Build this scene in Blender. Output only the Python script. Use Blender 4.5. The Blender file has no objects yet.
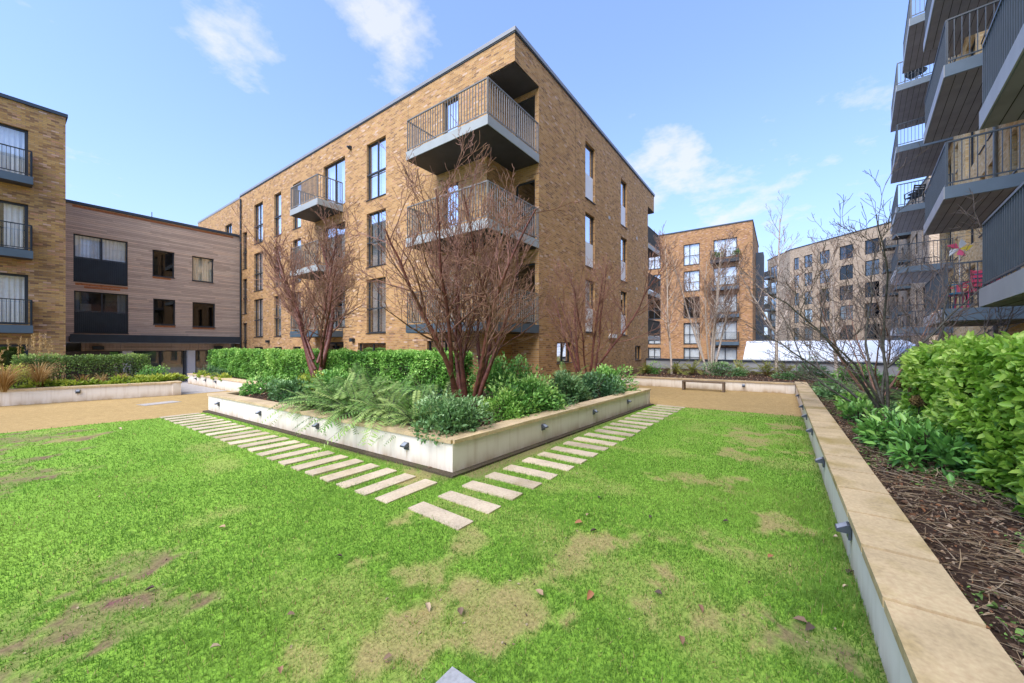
import bpy, bmesh, math, random
import numpy as np
from mathutils import Vector, Matrix
R = math.radians
random.seed(7); RNG = np.random.default_rng(7)
scn = bpy.context.scene
COL = scn.collection

# ------------------------------------------------------------------ materials
class NT:
    def __init__(s, name):
        s.m = bpy.data.materials.new(name); s.m.use_nodes = True
        s.t = s.m.node_tree; s.n = s.t.nodes; s.n.clear()
        s.out = s.n.new('ShaderNodeOutputMaterial')
    def add(s, typ, ins=None, **kw):
        n = s.n.new('ShaderNode' + typ)
        for k, v in kw.items(): setattr(n, k, v)
        if ins:
            for k, v in ins.items():
                sock = n.inputs[k]
                if isinstance(v, bpy.types.NodeSocket): s.t.links.new(v, sock)
                else:
                    try: sock.default_value = v
                    except Exception: sock.default_value = (*v, 1.0)
        return n
    def ramp(s, fac, stops, interp='LINEAR'):
        n = s.n.new('ShaderNodeValToRGB'); n.color_ramp.interpolation = interp
        el = n.color_ramp.elements
        while len(el) < len(stops): el.new(0.5)
        for e, (p, c) in zip(el, stops):
            e.position = p; e.color = (*c, 1.0) if len(c) == 3 else c
        s.t.links.new(fac, n.inputs[0]); return n.outputs[0]
    def math(s, op, a, b=None, c=None, clamp=False):
        n = s.n.new('ShaderNodeMath'); n.operation = op; n.use_clamp = clamp
        for i, v in enumerate((a, b, c)):
            if v is None: continue
            if isinstance(v, bpy.types.NodeSocket): s.t.links.new(v, n.inputs[i])
            else: n.inputs[i].default_value = v
        return n.outputs[0]
    def mix(s, fac, a, b, mode='MIX'):
        n = s.n.new('ShaderNodeMix'); n.data_type = 'RGBA'; n.blend_type = mode
        for i, v in ((0, fac), (6, a), (7, b)):
            if isinstance(v, bpy.types.NodeSocket): s.t.links.new(v, n.inputs[i])
            elif i == 0: n.inputs[0].default_value = v
            else: n.inputs[i].default_value = (*v, 1.0)
        return n.outputs[2]
    def noise(s, vec, scale, detail=4, rough=.55, col=False):
        n = s.add('TexNoise', {'Scale': scale, 'Detail': detail, 'Roughness': rough})
        if vec is not None: s.t.links.new(vec, n.inputs['Vector'])
        return n.outputs[1 if col else 0]
    def obj(s): return s.add('TexCoord').outputs['Object']
    def pos(s): return s.add('NewGeometry').outputs['Position']
    def uv(s): return s.add('UVMap').outputs[0]
    def scale(s, vec, v):
        n = s.add('Mapping', {'Vector': vec}); n.inputs['Scale'].default_value = v; return n.outputs[0]
    def bump(s, h, strength=.3, dist=.01):
        return s.add('Bump', {'Height': h, 'Strength': strength, 'Distance': dist}).outputs[0]
    def fin(s, color, rough=.8, normal=None, spec=.3, metal=0.0, trans=0.0, coat=0):
        p = s.add('BsdfPrincipled', {'Base Color': color, 'Roughness': rough, 'Metallic': metal, 'Specular IOR Level': spec})
        if normal is not None: s.t.links.new(normal, p.inputs['Normal'])
        sh = p.outputs[0]
        if trans > 0:
            t = s.add('BsdfTranslucent', {'Color': color})
            mx = s.add('MixShader', {0: trans, 1: sh, 2: t.outputs[0]}); sh = mx.outputs[0]
        s.t.links.new(sh, s.out.inputs[0]); return s.m

def m_plain(name, c, rough=.6, var=.12, scale=6, spec=.3, metal=0, bump=0):
    t = NT(name); n = t.noise(t.pos(), scale, 5)
    f = t.ramp(n, [(.3, tuple(x*(1-var) for x in c)), (.7, tuple(min(1, x*(1+var)) for x in c))])
    nb = t.bump(t.noise(t.pos(), scale*12, 3), bump, .004) if bump else None
    return t.fin(f, rough, nb, spec, metal)

def m_brick(name, stops, mortar, seedoff=0.0, stain=.35):
    t = NT(name); uv = t.uv()
    mp = t.add('Mapping', {'Vector': uv}); mp.inputs['Location'].default_value = (seedoff, 0, 0)
    b = t.add('TexBrick', {'Vector': mp.outputs[0], 'Color1': (0, 0, 0, 1), 'Color2': (1, 1, 1, 1), 'Mortar': (0, 0, 0, 1), 'Scale': 1.0,
                           'Mortar Size': .006, 'Mortar Smooth': .3, 'Brick Width': .215, 'Row Height': .07})
    b.offset = .5
    tone = t.ramp(b.outputs[0], stops)
    big = t.noise(t.scale(uv, (1, 1, 1)), .9, 5)
    tone = t.mix(t.math('MULTIPLY', t.ramp(big, [(.35, (0, 0, 0)), (.75, (1, 1, 1))]), stain), tone, tuple(x*.62 for x in stops[len(stops)//2][1]))
    pale = t.noise(t.scale(uv, (.7, 2.2, 1)), 2.3, 3)
    tone = t.mix(t.math('MULTIPLY', t.ramp(pale, [(.62, (0, 0, 0)), (.8, (1, 1, 1))]), .25), tone, (.55, .45, .36))
    fine = t.noise(uv, 60, 3)
    tone = t.mix(.28, tone, t.ramp(fine, [(.3, (.05, .04, .03)), (.7, (.9, .8, .65))]), 'OVERLAY')
    c = t.mix(b.outputs[1], tone, mortar)
    h = t.math('SUBTRACT', t.math('MULTIPLY', fine, .35), b.outputs[1])
    return t.fin(c, .9, t.bump(h, .55, .008), .15)

def m_timber(name):
    t = NT(name); sep = t.add('SeparateXYZ', {0: t.uv()})
    u, v = sep.outputs[0], sep.outputs[1]
    row = t.math('FLOOR', t.math('DIVIDE', v, .10))
    rr = t.add('TexWhiteNoise', {'W': row}, noise_dimensions='1D').outputs[0]
    bd = t.math('FLOOR', t.math('ADD', t.math('DIVIDE', u, 2.1), t.math('MULTIPLY', rr, 7)))
    cv = t.add('CombineXYZ', {0: row, 1: bd})
    rnd = t.add('TexWhiteNoise', {'Vector': cv.outputs[0]}, noise_dimensions='2D').outputs[0]
    base = t.ramp(rnd, [(0, (.48, .385, .30)), (.35, (.57, .465, .365)), (.7, (.65, .54, .43)), (1, (.66, .52, .39))])
    gr = t.noise(t.scale(t.uv(), (1.2, 30, 1)), 3, 6, .65)
    base = t.mix(.45, base, t.ramp(gr, [(.3, (.12, .09, .07)), (.7, (.72, .62, .55))]), 'OVERLAY')
    big = t.noise(t.uv(), .6, 4)
    base = t.mix(t.math('MULTIPLY', t.ramp(big, [(.45, (0, 0, 0)), (.7, (1, 1, 1))]), .45), base, (.42, .32, .25))
    fr = t.math('FRACT', t.math('DIVIDE', v, .10))
    gv = t.math('LESS_THAN', fr, .07)
    c = t.mix(gv, base, (.05, .035, .03))
    return t.fin(c, .85, t.bump(t.math('SUBTRACT', t.math('MULTIPLY', gr, .3), gv), .5, .01), .2)

def m_stone(name, c, green=.35):
    t = NT(name); p = t.pos()
    n = t.noise(p, 2.6, 6, .6); n2 = t.noise(p, 40, 4)
    col = t.ramp(n, [(.3, tuple(x*.78 for x in c)), (.55, c), (.75, tuple(min(1, x*1.15) for x in c))])
    col = t.mix(t.math('MULTIPLY', t.ramp(t.noise(p, 1.9, 5), [(.5, (0, 0, 0)), (.68, (1, 1, 1))]), green), col, (.36, .27, .09))
    col = t.mix(t.math('MULTIPLY', t.ramp(t.noise(p, 9, 5), [(.6, (0, 0, 0)), (.75, (1, 1, 1))]), .3), col, tuple(x*.45 for x in c))
    col = t.mix(.25, col, t.ramp(n2, [(.3, (.2, .2, .2)), (.7, (.8, .8, .8))]), 'OVERLAY')
    col = t.mix(1.0, col, t.ramp(t.add('ObjectInfo').outputs['Random'], [(0, (.80, .77, .72)), (1, (1.08, 1.05, 1.0))]), 'MULTIPLY')
    return t.fin(col, .82, t.bump(n2, .25, .004), .25)

def m_render(name, c, dirt):
    t = NT(name); p = t.pos()
    z = t.add('SeparateXYZ', {0: p}).outputs[2]
    n = t.noise(t.scale(p, (1, 1, .35)), 3.5, 6, .65)
    low = t.math('POWER', t.math('SUBTRACT', 1.0, t.math('DIVIDE', z, .22), clamp=True), 1.4)
    f = t.math('MULTIPLY', t.math('ADD', t.math('MULTIPLY', low, 1.2), .14), t.ramp(n, [(.3, (.1, .1, .1)), (.75, (1, 1, 1))]), clamp=True)
    col = t.mix(f, c, dirt)
    streak = t.noise(t.scale(p, (9, 9, .5)), 1.5, 4)
    col = t.mix(t.math('MULTIPLY', t.ramp(streak, [(.52, (0, 0, 0)), (.78, (1, 1, 1))]), .45), col, dirt)
    return t.fin(col, .8, t.bump(t.noise(p, 90, 3), .15, .003), .25)

def m_ground(name, stops, scale, bump=.4, rough=.95, extra=None):
    t = NT(name); p = t.pos()
    n = t.noise(p, scale, 8, .7); n2 = t.noise(p, .45, 5, .6)
    col = t.ramp(n, stops)
    n3 = t.noise(p, 7, 5, .75); col = t.mix(.35, col, t.ramp(n3, [(.3, (.22, .2, .18)), (.7, (.78, .8, .82))]), 'OVERLAY')
    col = t.mix(t.math('MULTIPLY', t.ramp(n2, [(.4, (0, 0, 0)), (.7, (1, 1, 1))]), .4), col, tuple(x*.72 for x in stops[1][1]))
    if extra: col = t.mix(t.math('MULTIPLY', t.ramp(t.noise(p, 1.7, 6, .7), [(.55, (0, 0, 0)), (.72, (1, 1, 1))]), extra[1]), col, extra[0])
    return t.fin(col, rough, t.bump(n, bump, .01), .15)

def m_leaf(name, stops, trans=.25, rough=.45, spec=.35, objvar=.2):
    t = NT(name)
    a = t.add('Attribute', attribute_name='tint').outputs['Fac']
    oi = t.add('ObjectInfo').outputs['Random']
    f = t.math('ADD', a, t.math('MULTIPLY', t.math('SUBTRACT', oi, .5), objvar), clamp=True)
    return t.fin(t.ramp(f, stops), rough, None, spec, 0, trans)

def m_attr(name, rough=.8, trans=0.0, mul=None):
    t = NT(name)
    c = t.add('Attribute', attribute_name='shade').outputs['Color']
    nb = None
    if mul:
        n = t.noise(t.pos(), mul, 6, .7)
        c = t.mix(.55, c, t.ramp(n, [(.3, (.12, .12, .12)), (.7, (.85, .85, .85))]), 'OVERLAY'); nb = t.bump(n, .6, .015)
    return t.fin(c, rough, nb, .2, 0, trans)

def m_bark(name, c1, c2, rough=.5, band=False):
    t = NT(name); p = t.pos()
    n = t.noise(t.scale(p, (1, 1, 6 if band else 1.5)), 8, 6, .65)
    return t.fin(t.ramp(n, [(.32, c1), (.62, c2)]), rough, t.bump(n, .4, .01), .35)

def m_glass(name, refl=.22, tint=(.92, .95, .96), k=.55):
    t = NT(name)
    g = t.add('BsdfGlossy', {'Color': (.95, .97, 1, 1), 'Roughness': .02})
    nz = t.noise(t.pos(), .7, 2)
    t.t.links.new(t.bump(nz, .03, .06), g.inputs['Normal'])
    tr = t.add('BsdfTransparent', {'Color': tint})
    lw = t.add('LayerWeight', {'Blend': .35})
    f = t.math('ADD', t.math('MULTIPLY', lw.outputs['Fresnel'], k), refl, clamp=True)
    mx = t.add('MixShader', {0: f, 1: tr.outputs[0], 2: g.outputs[0]})
    t.t.links.new(mx.outputs[0], t.out.inputs[0]); return t.m

BR_STOPS = [(0, (0.242, 0.139, 0.082)), (0.12, (0.35, 0.202, 0.093)), (0.35, (0.467, 0.269, 0.113)), (0.6, (0.537, 0.323, 0.139)), (0.82, (0.583, 0.368, 0.17)), (0.93, (0.484, 0.261, 0.144)), (1, (0.645, 0.494, 0.391))]
BR_L = [(0, (0.202, 0.114, 0.074)), (0.15, (0.312, 0.176, 0.079)), (0.4, (0.459, 0.282, 0.106)), (0.65, (0.533, 0.343, 0.134)), (0.85, (0.404, 0.255, 0.148)), (0.94, (0.523, 0.273, 0.158)), (1, (0.606, 0.458, 0.37))]
BR_P = [(0, (0.342, 0.251, 0.18)), (0.25, (0.465, 0.358, 0.252)), (0.6, (0.551, 0.432, 0.31)), (1, (0.646, 0.53, 0.405))]
BR_R = [(0, (.56, .36, .16)), (.2, (.76, .52, .24)), (.6, (.84, .60, .30)), (1, (.86, .68, .43))]
M = {
 'brick': m_brick('tan_brick', BR_STOPS, (.47, .37, .26)),
 'brick_left': m_brick('mixed_stock_brick', BR_L, (.27, .20, .12), 3.1),
 'brick_far': m_brick('orange_brick', [(p, (c[0]*.9, c[1]*.86, c[2]*.95)) for p, c in BR_STOPS], (.30, .20, .12), 1.7),
 'brick_pale': m_brick('pale_brown_brick', BR_P, (.52, .42, .31), 5.2),
 'brick_right': m_brick('warm_buff_brick', BR_R, (.60, .47, .31), 8.3, .2),
 'timber': m_timber('weathered_timber'),
 'dark': m_plain('dark_blue_grey_metal', (.022, .032, .042), .45, .2, 3, .4),
 'frame': m_plain('window_frame_grey', (.03, .036, .043), .45, .15, 3, .4),
 'fascia': m_plain('balcony_fascia_grey', (.36, .39, .39), .5, .08, 2, .4),
 'fascia_dark': m_plain('balcony_fascia_slate', (.075, .11, .14), .45, .12, 2, .4),
 'fascia_mid': m_plain('balcony_edge_grey', (.44, .45, .46), .5, .08, 2, .4),
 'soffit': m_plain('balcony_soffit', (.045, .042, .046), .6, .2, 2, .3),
 'soffit_r': m_plain('pale_soffit_boards', (.28, .275, .30), .6, .15, 2, .3),
 'glass_entry': m_glass('entrance_glass', .14, (.62, .68, .63), .3),
 'glass_deep': m_glass('blue_black_glass', .03, (.20, .25, .32), .25),
 'fascia_r': m_plain('slate_blue_edge', (.15, .205, .26), .45, .1, 2, .4),
 'rail_r': m_plain('slate_blue_railing', (.075, .095, .115), .4, .1, 5, .5),
 'rail': m_plain('railing_metal', (.05, .055, .06), .4, .15, 5, .5),
 'rail_lit': m_plain('railing_metal_lit', (.20, .19, .175), .4, .1, 5, .5),  # paler copy of the railing metal, its lit look put into the colour
 'rail_light': m_plain('railing_metal_light', (.24, .25, .24), .4, .1, 5, .5),
 'coping_metal': m_plain('roof_coping_metal', (.26, .27, .285), .4, .08, 2, .5),
 'coping_dark': m_plain('dark_roof_coping', (.04, .055, .075), .45, .1, 2, .4),
 'glass': m_glass('window_glass', .22),
 'glass_dark': m_glass('dark_window_glass', .12, (.35, .38, .4)),
 'curtain': m_plain('white_curtain', (.86, .86, .85), .9, .06, 5, .1),
 'curtain_y': m_plain('cream_curtain', (.72, .66, .50), .9, .06, 5, .1),
 'interior': m_plain('dark_interior', (.06, .055, .05), .9, .3, 1.2, .1),
 'white': m_plain('white_paint', (.78, .79, .78), .55, .05, 2),
 'white_panel': m_plain('white_guard_panel', (.80, .82, .84), .35, .04, 2),
 'roof_white': m_plain('white_roof_membrane', (.82, .86, .88), .5, .08, .9),
 'grey_wall': m_plain('grey_rendered_wall', (.42, .43, .44), .8, .12, 2, bump=.1),
 'stone': m_stone('sandstone_coping', (.62, .49, .31)),
 'stone_r': m_stone('sandstone_coping_worn', (.60, .47, .285), .8),
 'slab': m_stone('pale_slab', (.60, .51, .38), .3),
 'slab_grey': m_stone('grey_slab', (.36, .38, .41), .05),
 'render': m_render('white_render', (.80, .74, .65), (.42, .31, .19)),
 'render_r': m_render('warm_white_render', (.86, .80, .70), (.46, .38, .26)),  # render colour warmed against the bluish cast on the right wall
 'resin': m_ground('ochre_resin_gravel', [(.3, (.27, .175, .065)), (.5, (.42, .29, .12)), (.72, (.55, .41, .20))], 55, .35, .8, ((.30, .19, .08), .45)),
 'paving': m_ground('grey_paving', [(.3, (.30, .28, .26)), (.5, (.42, .39, .36)), (.72, (.5, .47, .44))], 20, .2),
 'asphalt': m_ground('asphalt', [(.3, (.04, .04, .042)), (.5, (.055, .055, .056)), (.7, (.08, .08, .08))], 30, .3),
 'gravel': m_ground('dark_gravel', [(.3, (.03, .024, .016)), (.5, (.085, .068, .045)), (.72, (.17, .14, .10))], 70, .9, .9, ((.07, .10, .02), .6)),
 'soil': m_ground('bark_mulch', [(.3, (.018, .011, .008)), (.5, (.06, .036, .024)), (.72, (.14, .085, .055))], 38, 1.0, .95, ((.16, .07, .035), .5)),
 'lawn': m_attr('lawn_turf', .95, 0, 45),
 'grass': m_attr('grass_blades', .6, .5),
 'litter': m_attr('dead_leaf_litter', .85, .1),
 'leaf_laurel': m_leaf('laurel_leaf', [(0, (0.079, 0.197, 0.017)), (0.35, (0.216, 0.44, 0.04)), (0.7, (0.386, 0.626, 0.091)), (1, (0.614, 0.765, 0.194))], .42, .4, .4),
 'leaf_hedge': m_leaf('hedge_leaf', [(0, (0.051, 0.149, 0.025)), (0.4, (0.153, 0.361, 0.054)), (0.75, (0.304, 0.574, 0.106)), (1, (0.561, 0.75, 0.213))], .25, .5),
 'leaf_bush': m_leaf('bush_leaf', [(0, (0.037, 0.119, 0.024)), (0.45, (0.104, 0.284, 0.051)), (0.8, (0.221, 0.472, 0.095)), (1, (0.468, 0.709, 0.189))], .22, .4, .45),
 'leaf_dark': m_leaf('dark_evergreen_leaf', [(0, (0.021, 0.064, 0.025)), (0.5, (0.064, 0.16, 0.064)), (0.85, (0.128, 0.276, 0.106)), (1, (0.234, 0.383, 0.149))], .2, .35, .5),
 'leaf_blue': m_leaf('glaucous_leaf', [(0, (0.036, 0.09, 0.034)), (0.5, (0.102, 0.228, 0.072)), (0.85, (0.204, 0.372, 0.132)), (1, (0.384, 0.552, 0.264))], .2, .4, .45),
 'leaf_lime': m_leaf('lime_leaf', [(0, (0.104, 0.169, 0.016)), (0.5, (0.286, 0.416, 0.039)), (1, (0.624, 0.65, 0.117))], .3, .45),
 'leaf_hedge_l': m_leaf('clipped_hedge_leaf', [(0, (0.046, 0.086, 0.019)), (0.5, (0.138, 0.23, 0.048)), (0.8, (0.276, 0.422, 0.086)), (1, (0.507, 0.614, 0.173))], .25, .5),
 'fern': m_leaf('fern_frond', [(0, (0.075, 0.159, 0.036)), (0.5, (0.215, 0.381, 0.098)), (1, (0.45, 0.567, 0.196))], .35, .6, .2),
 'fern_y': m_leaf('yellowing_fern_frond', [(0, (0.105, 0.135, 0.03)), (0.5, (0.255, 0.3, 0.068)), (1, (0.51, 0.495, 0.135))], .35, .6, .2),
 'straw': m_leaf('dry_grass', [(0, (.22, .12, .04)), (.5, (.42, .26, .09)), (1, (.62, .46, .24))], .3, .7, .15),
 'flowerhead': m_leaf('dry_flowerhead', [(0, (.10, .06, .025)), (1, (.26, .18, .07))], .1, .8, .1),
 'bark_red': m_bark('mahogany_bark', (.05, .016, .012), (.20, .07, .052), .45),
 'branch_red': m_bark('red_brown_branches', (.085, .034, .024), (.27, .125, .085), .55),
 'twig_red': m_bark('red_brown_twigs', (.17, .075, .05), (.40, .225, .155), .7),
 'bark_birch': m_bark('birch_bark', (.36, .27, .21), (.66, .58, .50), .6, True),
 'twig_birch': m_bark('birch_twigs', (.20, .11, .08), (.36, .25, .19), .7),
 'bark_grey': m_bark('grey_green_bark', (.035, .032, .026), (.13, .125, .095), .7),
 'twig_grey': m_bark('grey_twigs', (.11, .085, .07), (.24, .19, .16), .7),
 'stem': m_plain('dark_stems_and_core', (.045, .032, .02), .9, .4, 20),  # also fills the hedge cores, where it stands in for shade
 'bench': m_plain('weathered_bench_wood', (.16, .115, .08), .8, .3, 9, bump=.3),
 'lamp': m_plain('lamp_metal', (.06, .07, .085), .4, .15, 9, .5),
 'lens': m_plain('frosted_lens', (.30, .33, .38), .3, .05, 9, .5),
 'rust': m_plain('rust_stain', (.58, .46, .33), .9, .2, 9),
 'orange_wood': m_plain('fresh_orange_timber', (.42, .16, .06), .8, .3, 12),
 'pink': m_plain('pink_plastic', (.80, .10, .20), .45, .08, 5),
 'blue': m_plain('blue_plastic', (.05, .25, .42), .45, .08, 5),
 'yellow': m_plain('yellow_plastic', (.85, .62, .06), .45, .08, 5),
 'orange': m_plain('orange_cloth', (.75, .28, .05), .7, .1, 5),
 'terracotta': m_plain('terracotta', (.40, .15, .07), .8, .1, 5),
}

# ------------------------------------------------------------------ geometry helpers
class MB:
    """collects polygons in metres and links them as one mesh object"""
    def __init__(s, xf=None): s.v = []; s.f = []; s.mi = []; s.sm = []; s.xf = xf
    def _add(s, vs, fs, mi=0, smooth=False):
        o = len(s.v); flip = False
        if s.xf is not None:
            vs = [s.xf @ Vector(v) for v in vs]; flip = s.xf.to_3x3().determinant() < 0
        s.v += [tuple(v) for v in vs]
        for f in fs:
            g = [i + o for i in f]
            s.f.append(g[::-1] if flip else g); s.mi.append(mi); s.sm.append(smooth)
        return s
    def box(s, a, b, mi=0):
        (x0, y0, z0), (x1, y1, z1) = [min(p, q) for p, q in zip(a, b)], [max(p, q) for p, q in zip(a, b)]
        vs = [(x0,y0,z0),(x1,y0,z0),(x1,y1,z0),(x0,y1,z0),(x0,y0,z1),(x1,y0,z1),(x1,y1,z1),(x0,y1,z1)]
        return s._add(vs, [(3,2,1,0),(4,5,6,7),(0,1,5,4),(1,2,6,5),(2,3,7,6),(3,0,4,7)], mi)
    def quad(s, *p, mi=0): return s._add(list(p), [tuple(range(len(p)))], mi)
    def prism(s, poly, z0, z1, mi=0):
        n = len(poly); ar = sum(poly[i][0]*poly[(i+1) % n][1]-poly[(i+1) % n][0]*poly[i][1] for i in range(n))
        if ar < 0: poly = poly[::-1]
        vs = [(x, y, z0) for x, y in poly] + [(x, y, z1) for x, y in poly]
        fs = [tuple(range(n))[::-1], tuple(range(n, 2*n))] + [(i, (i+1) % n, n+(i+1) % n, n+i) for i in range(n)]
        return s._add(vs, fs, mi)
    def tube(s, pts, r, n=8, mi=0, cap=True):
        pts = [Vector(p) for p in pts]; rs = r if hasattr(r, '__len__') else [r]*len(pts)
        vs, fs = [], []
        for i, p in enumerate(pts):
            d = (pts[min(i+1, len(pts)-1)] - pts[max(i-1, 0)]).normalized()
            a = d.orthogonal().normalized() if i == 0 else (a - d*a.dot(d)).normalized()
            b = d.cross(a)
            for k in range(n):
                t = 2*math.pi*k/n; vs.append(p + (a*math.cos(t) + b*math.sin(t))*rs[i])
        for i in range(len(pts)-1):
            for k in range(n):
                fs.append((i*n+k, i*n+(k+1) % n, (i+1)*n+(k+1) % n, (i+1)*n+k))
        s._add(vs, fs, mi, True)
        if cap:
            s._add(vs[:n], [tuple(range(n))[::-1]], mi); s._add(vs[-n:], [tuple(range(n))], mi)
        return s
    def build(s, name, mats, parent=None):
        me = bpy.data.meshes.new(name); me.from_pydata(s.v, [], s.f)
        if not isinstance(mats, (list, tuple)): mats = [mats]
        for m in mats: me.materials.append(M[m] if isinstance(m, str) else m)
        if len(mats) > 1: me.polygons.foreach_set('material_index', s.mi)
        me.polygons.foreach_set('use_smooth', s.sm)
        box_uv(me); me.update()
        o = bpy.data.objects.new(name, me); COL.objects.link(o); o.parent = parent
        return o

def box_uv(me):
    nl = len(me.loops)
    if nl == 0: return
    uv = me.uv_layers.new(name='UVMap')
    co = np.empty(len(me.vertices)*3); me.vertices.foreach_get('co', co); co = co.reshape(-1, 3)
    li = np.empty(nl, dtype=np.int32); me.loops.foreach_get('vertex_index', li)
    nf = len(me.polygons); nr = np.empty(nf*3); me.polygons.foreach_get('normal', nr); nr = nr.reshape(-1, 3)
    lt = np.empty(nf, dtype=np.int32); me.polygons.foreach_get('loop_total', lt)
    n = np.repeat(nr, lt, axis=0); p = co[li]
    t = np.stack([-n[:, 1], n[:, 0]], 1); t /= np.maximum(np.linalg.norm(t, axis=1, keepdims=True), 1e-6)
    flat = np.abs(n[:, 2]) > .7
    u = np.where(flat, p[:, 0], (p[:, :2]*t).sum(1)); v = np.where(flat, p[:, 1], p[:, 2])
    uv.data.foreach_set('uv', np.stack([u, v], 1).astype(np.float32).ravel())

def tag(o, label=None, cat=None, group=None, kind=None):
    for k, v in (('label', label), ('category', cat), ('group', group), ('kind', kind)):
        if v: o[k] = v
    return o
def empty(name, loc=(0, 0, 0), rz=0, label=None, cat=None, group=None):
    o = bpy.data.objects.new(name, None); COL.objects.link(o); o.location = loc; o.rotation_euler = (0, 0, rz)
    o.empty_display_size = .3
    return tag(o, label, cat, group)
def copy_tree(o, parent=None):
    kids = list(o.children); c = o.copy(); COL.objects.link(c); c.parent = parent
    for ch in kids: copy_tree(ch, c)
    return c
def origin_to(o, p):
    """move the origin of a single-mesh thing to its base"""
    p = Vector(p); o.data.transform(Matrix.Translation(-p)); o.location = p; return o

def np_mesh(name, verts, faces, mat, parent=None, tint=None, shade=None, smooth=False):
    """verts (N,3), faces (F,k) all the same k"""
    me = bpy.data.meshes.new(name); nv = len(verts); nf, k = faces.shape
    me.vertices.add(nv); me.vertices.foreach_set('co', np.asarray(verts, np.float32).ravel())
    me.loops.add(nf*k); me.loops.foreach_set('vertex_index', faces.astype(np.int32).ravel())
    me.polygons.add(nf); me.polygons.foreach_set('loop_start', (np.arange(nf)*k).astype(np.int32))
    me.polygons.foreach_set('loop_total', np.full(nf, k, np.int32))
    me.materials.append(M[mat] if isinstance(mat, str) else mat)
    if tint is not None:
        a = me.attributes.new('tint', 'FLOAT', 'POINT'); a.data.foreach_set('value', np.asarray(tint, np.float32))
    if shade is not None:
        c = np.concatenate([shade, np.ones((nv, 1))], 1)
        a = me.attributes.new('shade', 'FLOAT_COLOR', 'POINT'); a.data.foreach_set('color', c.astype(np.float32).ravel())
    if smooth: me.polygons.foreach_set('use_smooth', np.ones(nf, bool))
    me.update(calc_edges=True); me.validate()
    o = bpy.data.objects.new(name, me); COL.objects.link(o); o.parent = parent
    return o

def norm(a): return a / np.maximum(np.linalg.norm(a, axis=-1, keepdims=True), 1e-9)
def leaf_arrays(P, D, N, L, Wd, fold=.25, droop=.15):
    """ovate folded leaves: 6 verts and 2 quads each"""
    D = norm(D); S = norm(np.cross(D, N)); U = norm(np.cross(S, D))
    L = L[:, None]; Wd = Wd[:, None]
    b = P; tip = P + D*L - U*L*droop
    l1 = P + D*L*.30 + S*Wd*.5 + U*Wd*fold; l2 = P + D*L*.68 + S*Wd*.42 + U*Wd*fold*.8 - U*L*droop*.4
    r1 = P + D*L*.30 - S*Wd*.5 + U*Wd*fold; r2 = P + D*L*.68 - S*Wd*.42 + U*Wd*fold*.8 - U*L*droop*.4
    V = np.stack([b, r1, r2, tip, l2, l1], 1).reshape(-1, 3)
    i = np.arange(len(P))[:, None]*6
    F = np.concatenate([i + np.array([[0, 1, 2, 3]]), i + np.array([[0, 3, 4, 5]])], 0)
    return V, F

_lat = np.random.default_rng(99).random((64, 64, 64))
def vnoise(p):
    p = np.asarray(p, float); i = np.floor(p).astype(int); f = p - i; f = f*f*(3-2*f); i %= 63; r = 0
    for dx in (0, 1):
        for dy in (0, 1):
            for dz in (0, 1):
                w = (f[:, 0] if dx else 1-f[:, 0])*(f[:, 1] if dy else 1-f[:, 1])*(f[:, 2] if dz else 1-f[:, 2])
                r = r + w*_lat[(i[:, 0]+dx) % 64, (i[:, 1]+dy) % 64, (i[:, 2]+dz) % 64]
    return r
def fbm(p, o=4):
    p = np.asarray(p, float); r = 0; a = .5
    for k in range(o): r = r + a*vnoise(p*2**k + 17.3*k); a *= .5
    return r/(1-.5**o)

# ------------------------------------------------------------------ walls with real openings
def wall_xf(o, udir, nout):
    return Matrix(((udir[0], nout[0], 0, o[0]), (udir[1], nout[1], 0, o[1]), (0, 0, 1, o[2] if len(o) > 2 else 0), (0, 0, 0, 1)))
def wall_sheet(mb, L, z0, z1, holes, reveal=.16, open_holes=()):
    us = sorted({0, L} | {min(max(h[k], 0), L) for h in list(holes)+list(open_holes) for k in (0, 1)})
    zs = sorted({z0, z1} | {min(max(h[k], z0), z1) for h in list(holes)+list(open_holes) for k in (2, 3)})
    for i in range(len(us)-1):
        for j in range(len(zs)-1):
            uc, zc = (us[i]+us[i+1])/2, (zs[j]+zs[j+1])/2
            if any(h[0] < uc < h[1] and h[2] < zc < h[3] for h in list(holes)+list(open_holes)): continue
            mb.quad((us[i], 0, zs[j]), (us[i+1], 0, zs[j]), (us[i+1], 0, zs[j+1]), (us[i], 0, zs[j+1]))
    for a, b, c, d in holes:
        for p, q in (((a, c), (a, d)), ((a, d), (b, d)), ((b, d), (b, c)), ((b, c), (a, c))):
            mb.quad((p[0], 0, p[1]), (q[0], 0, q[1]), (q[0], -reveal, q[1]), (p[0], -reveal, p[1]))

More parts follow.
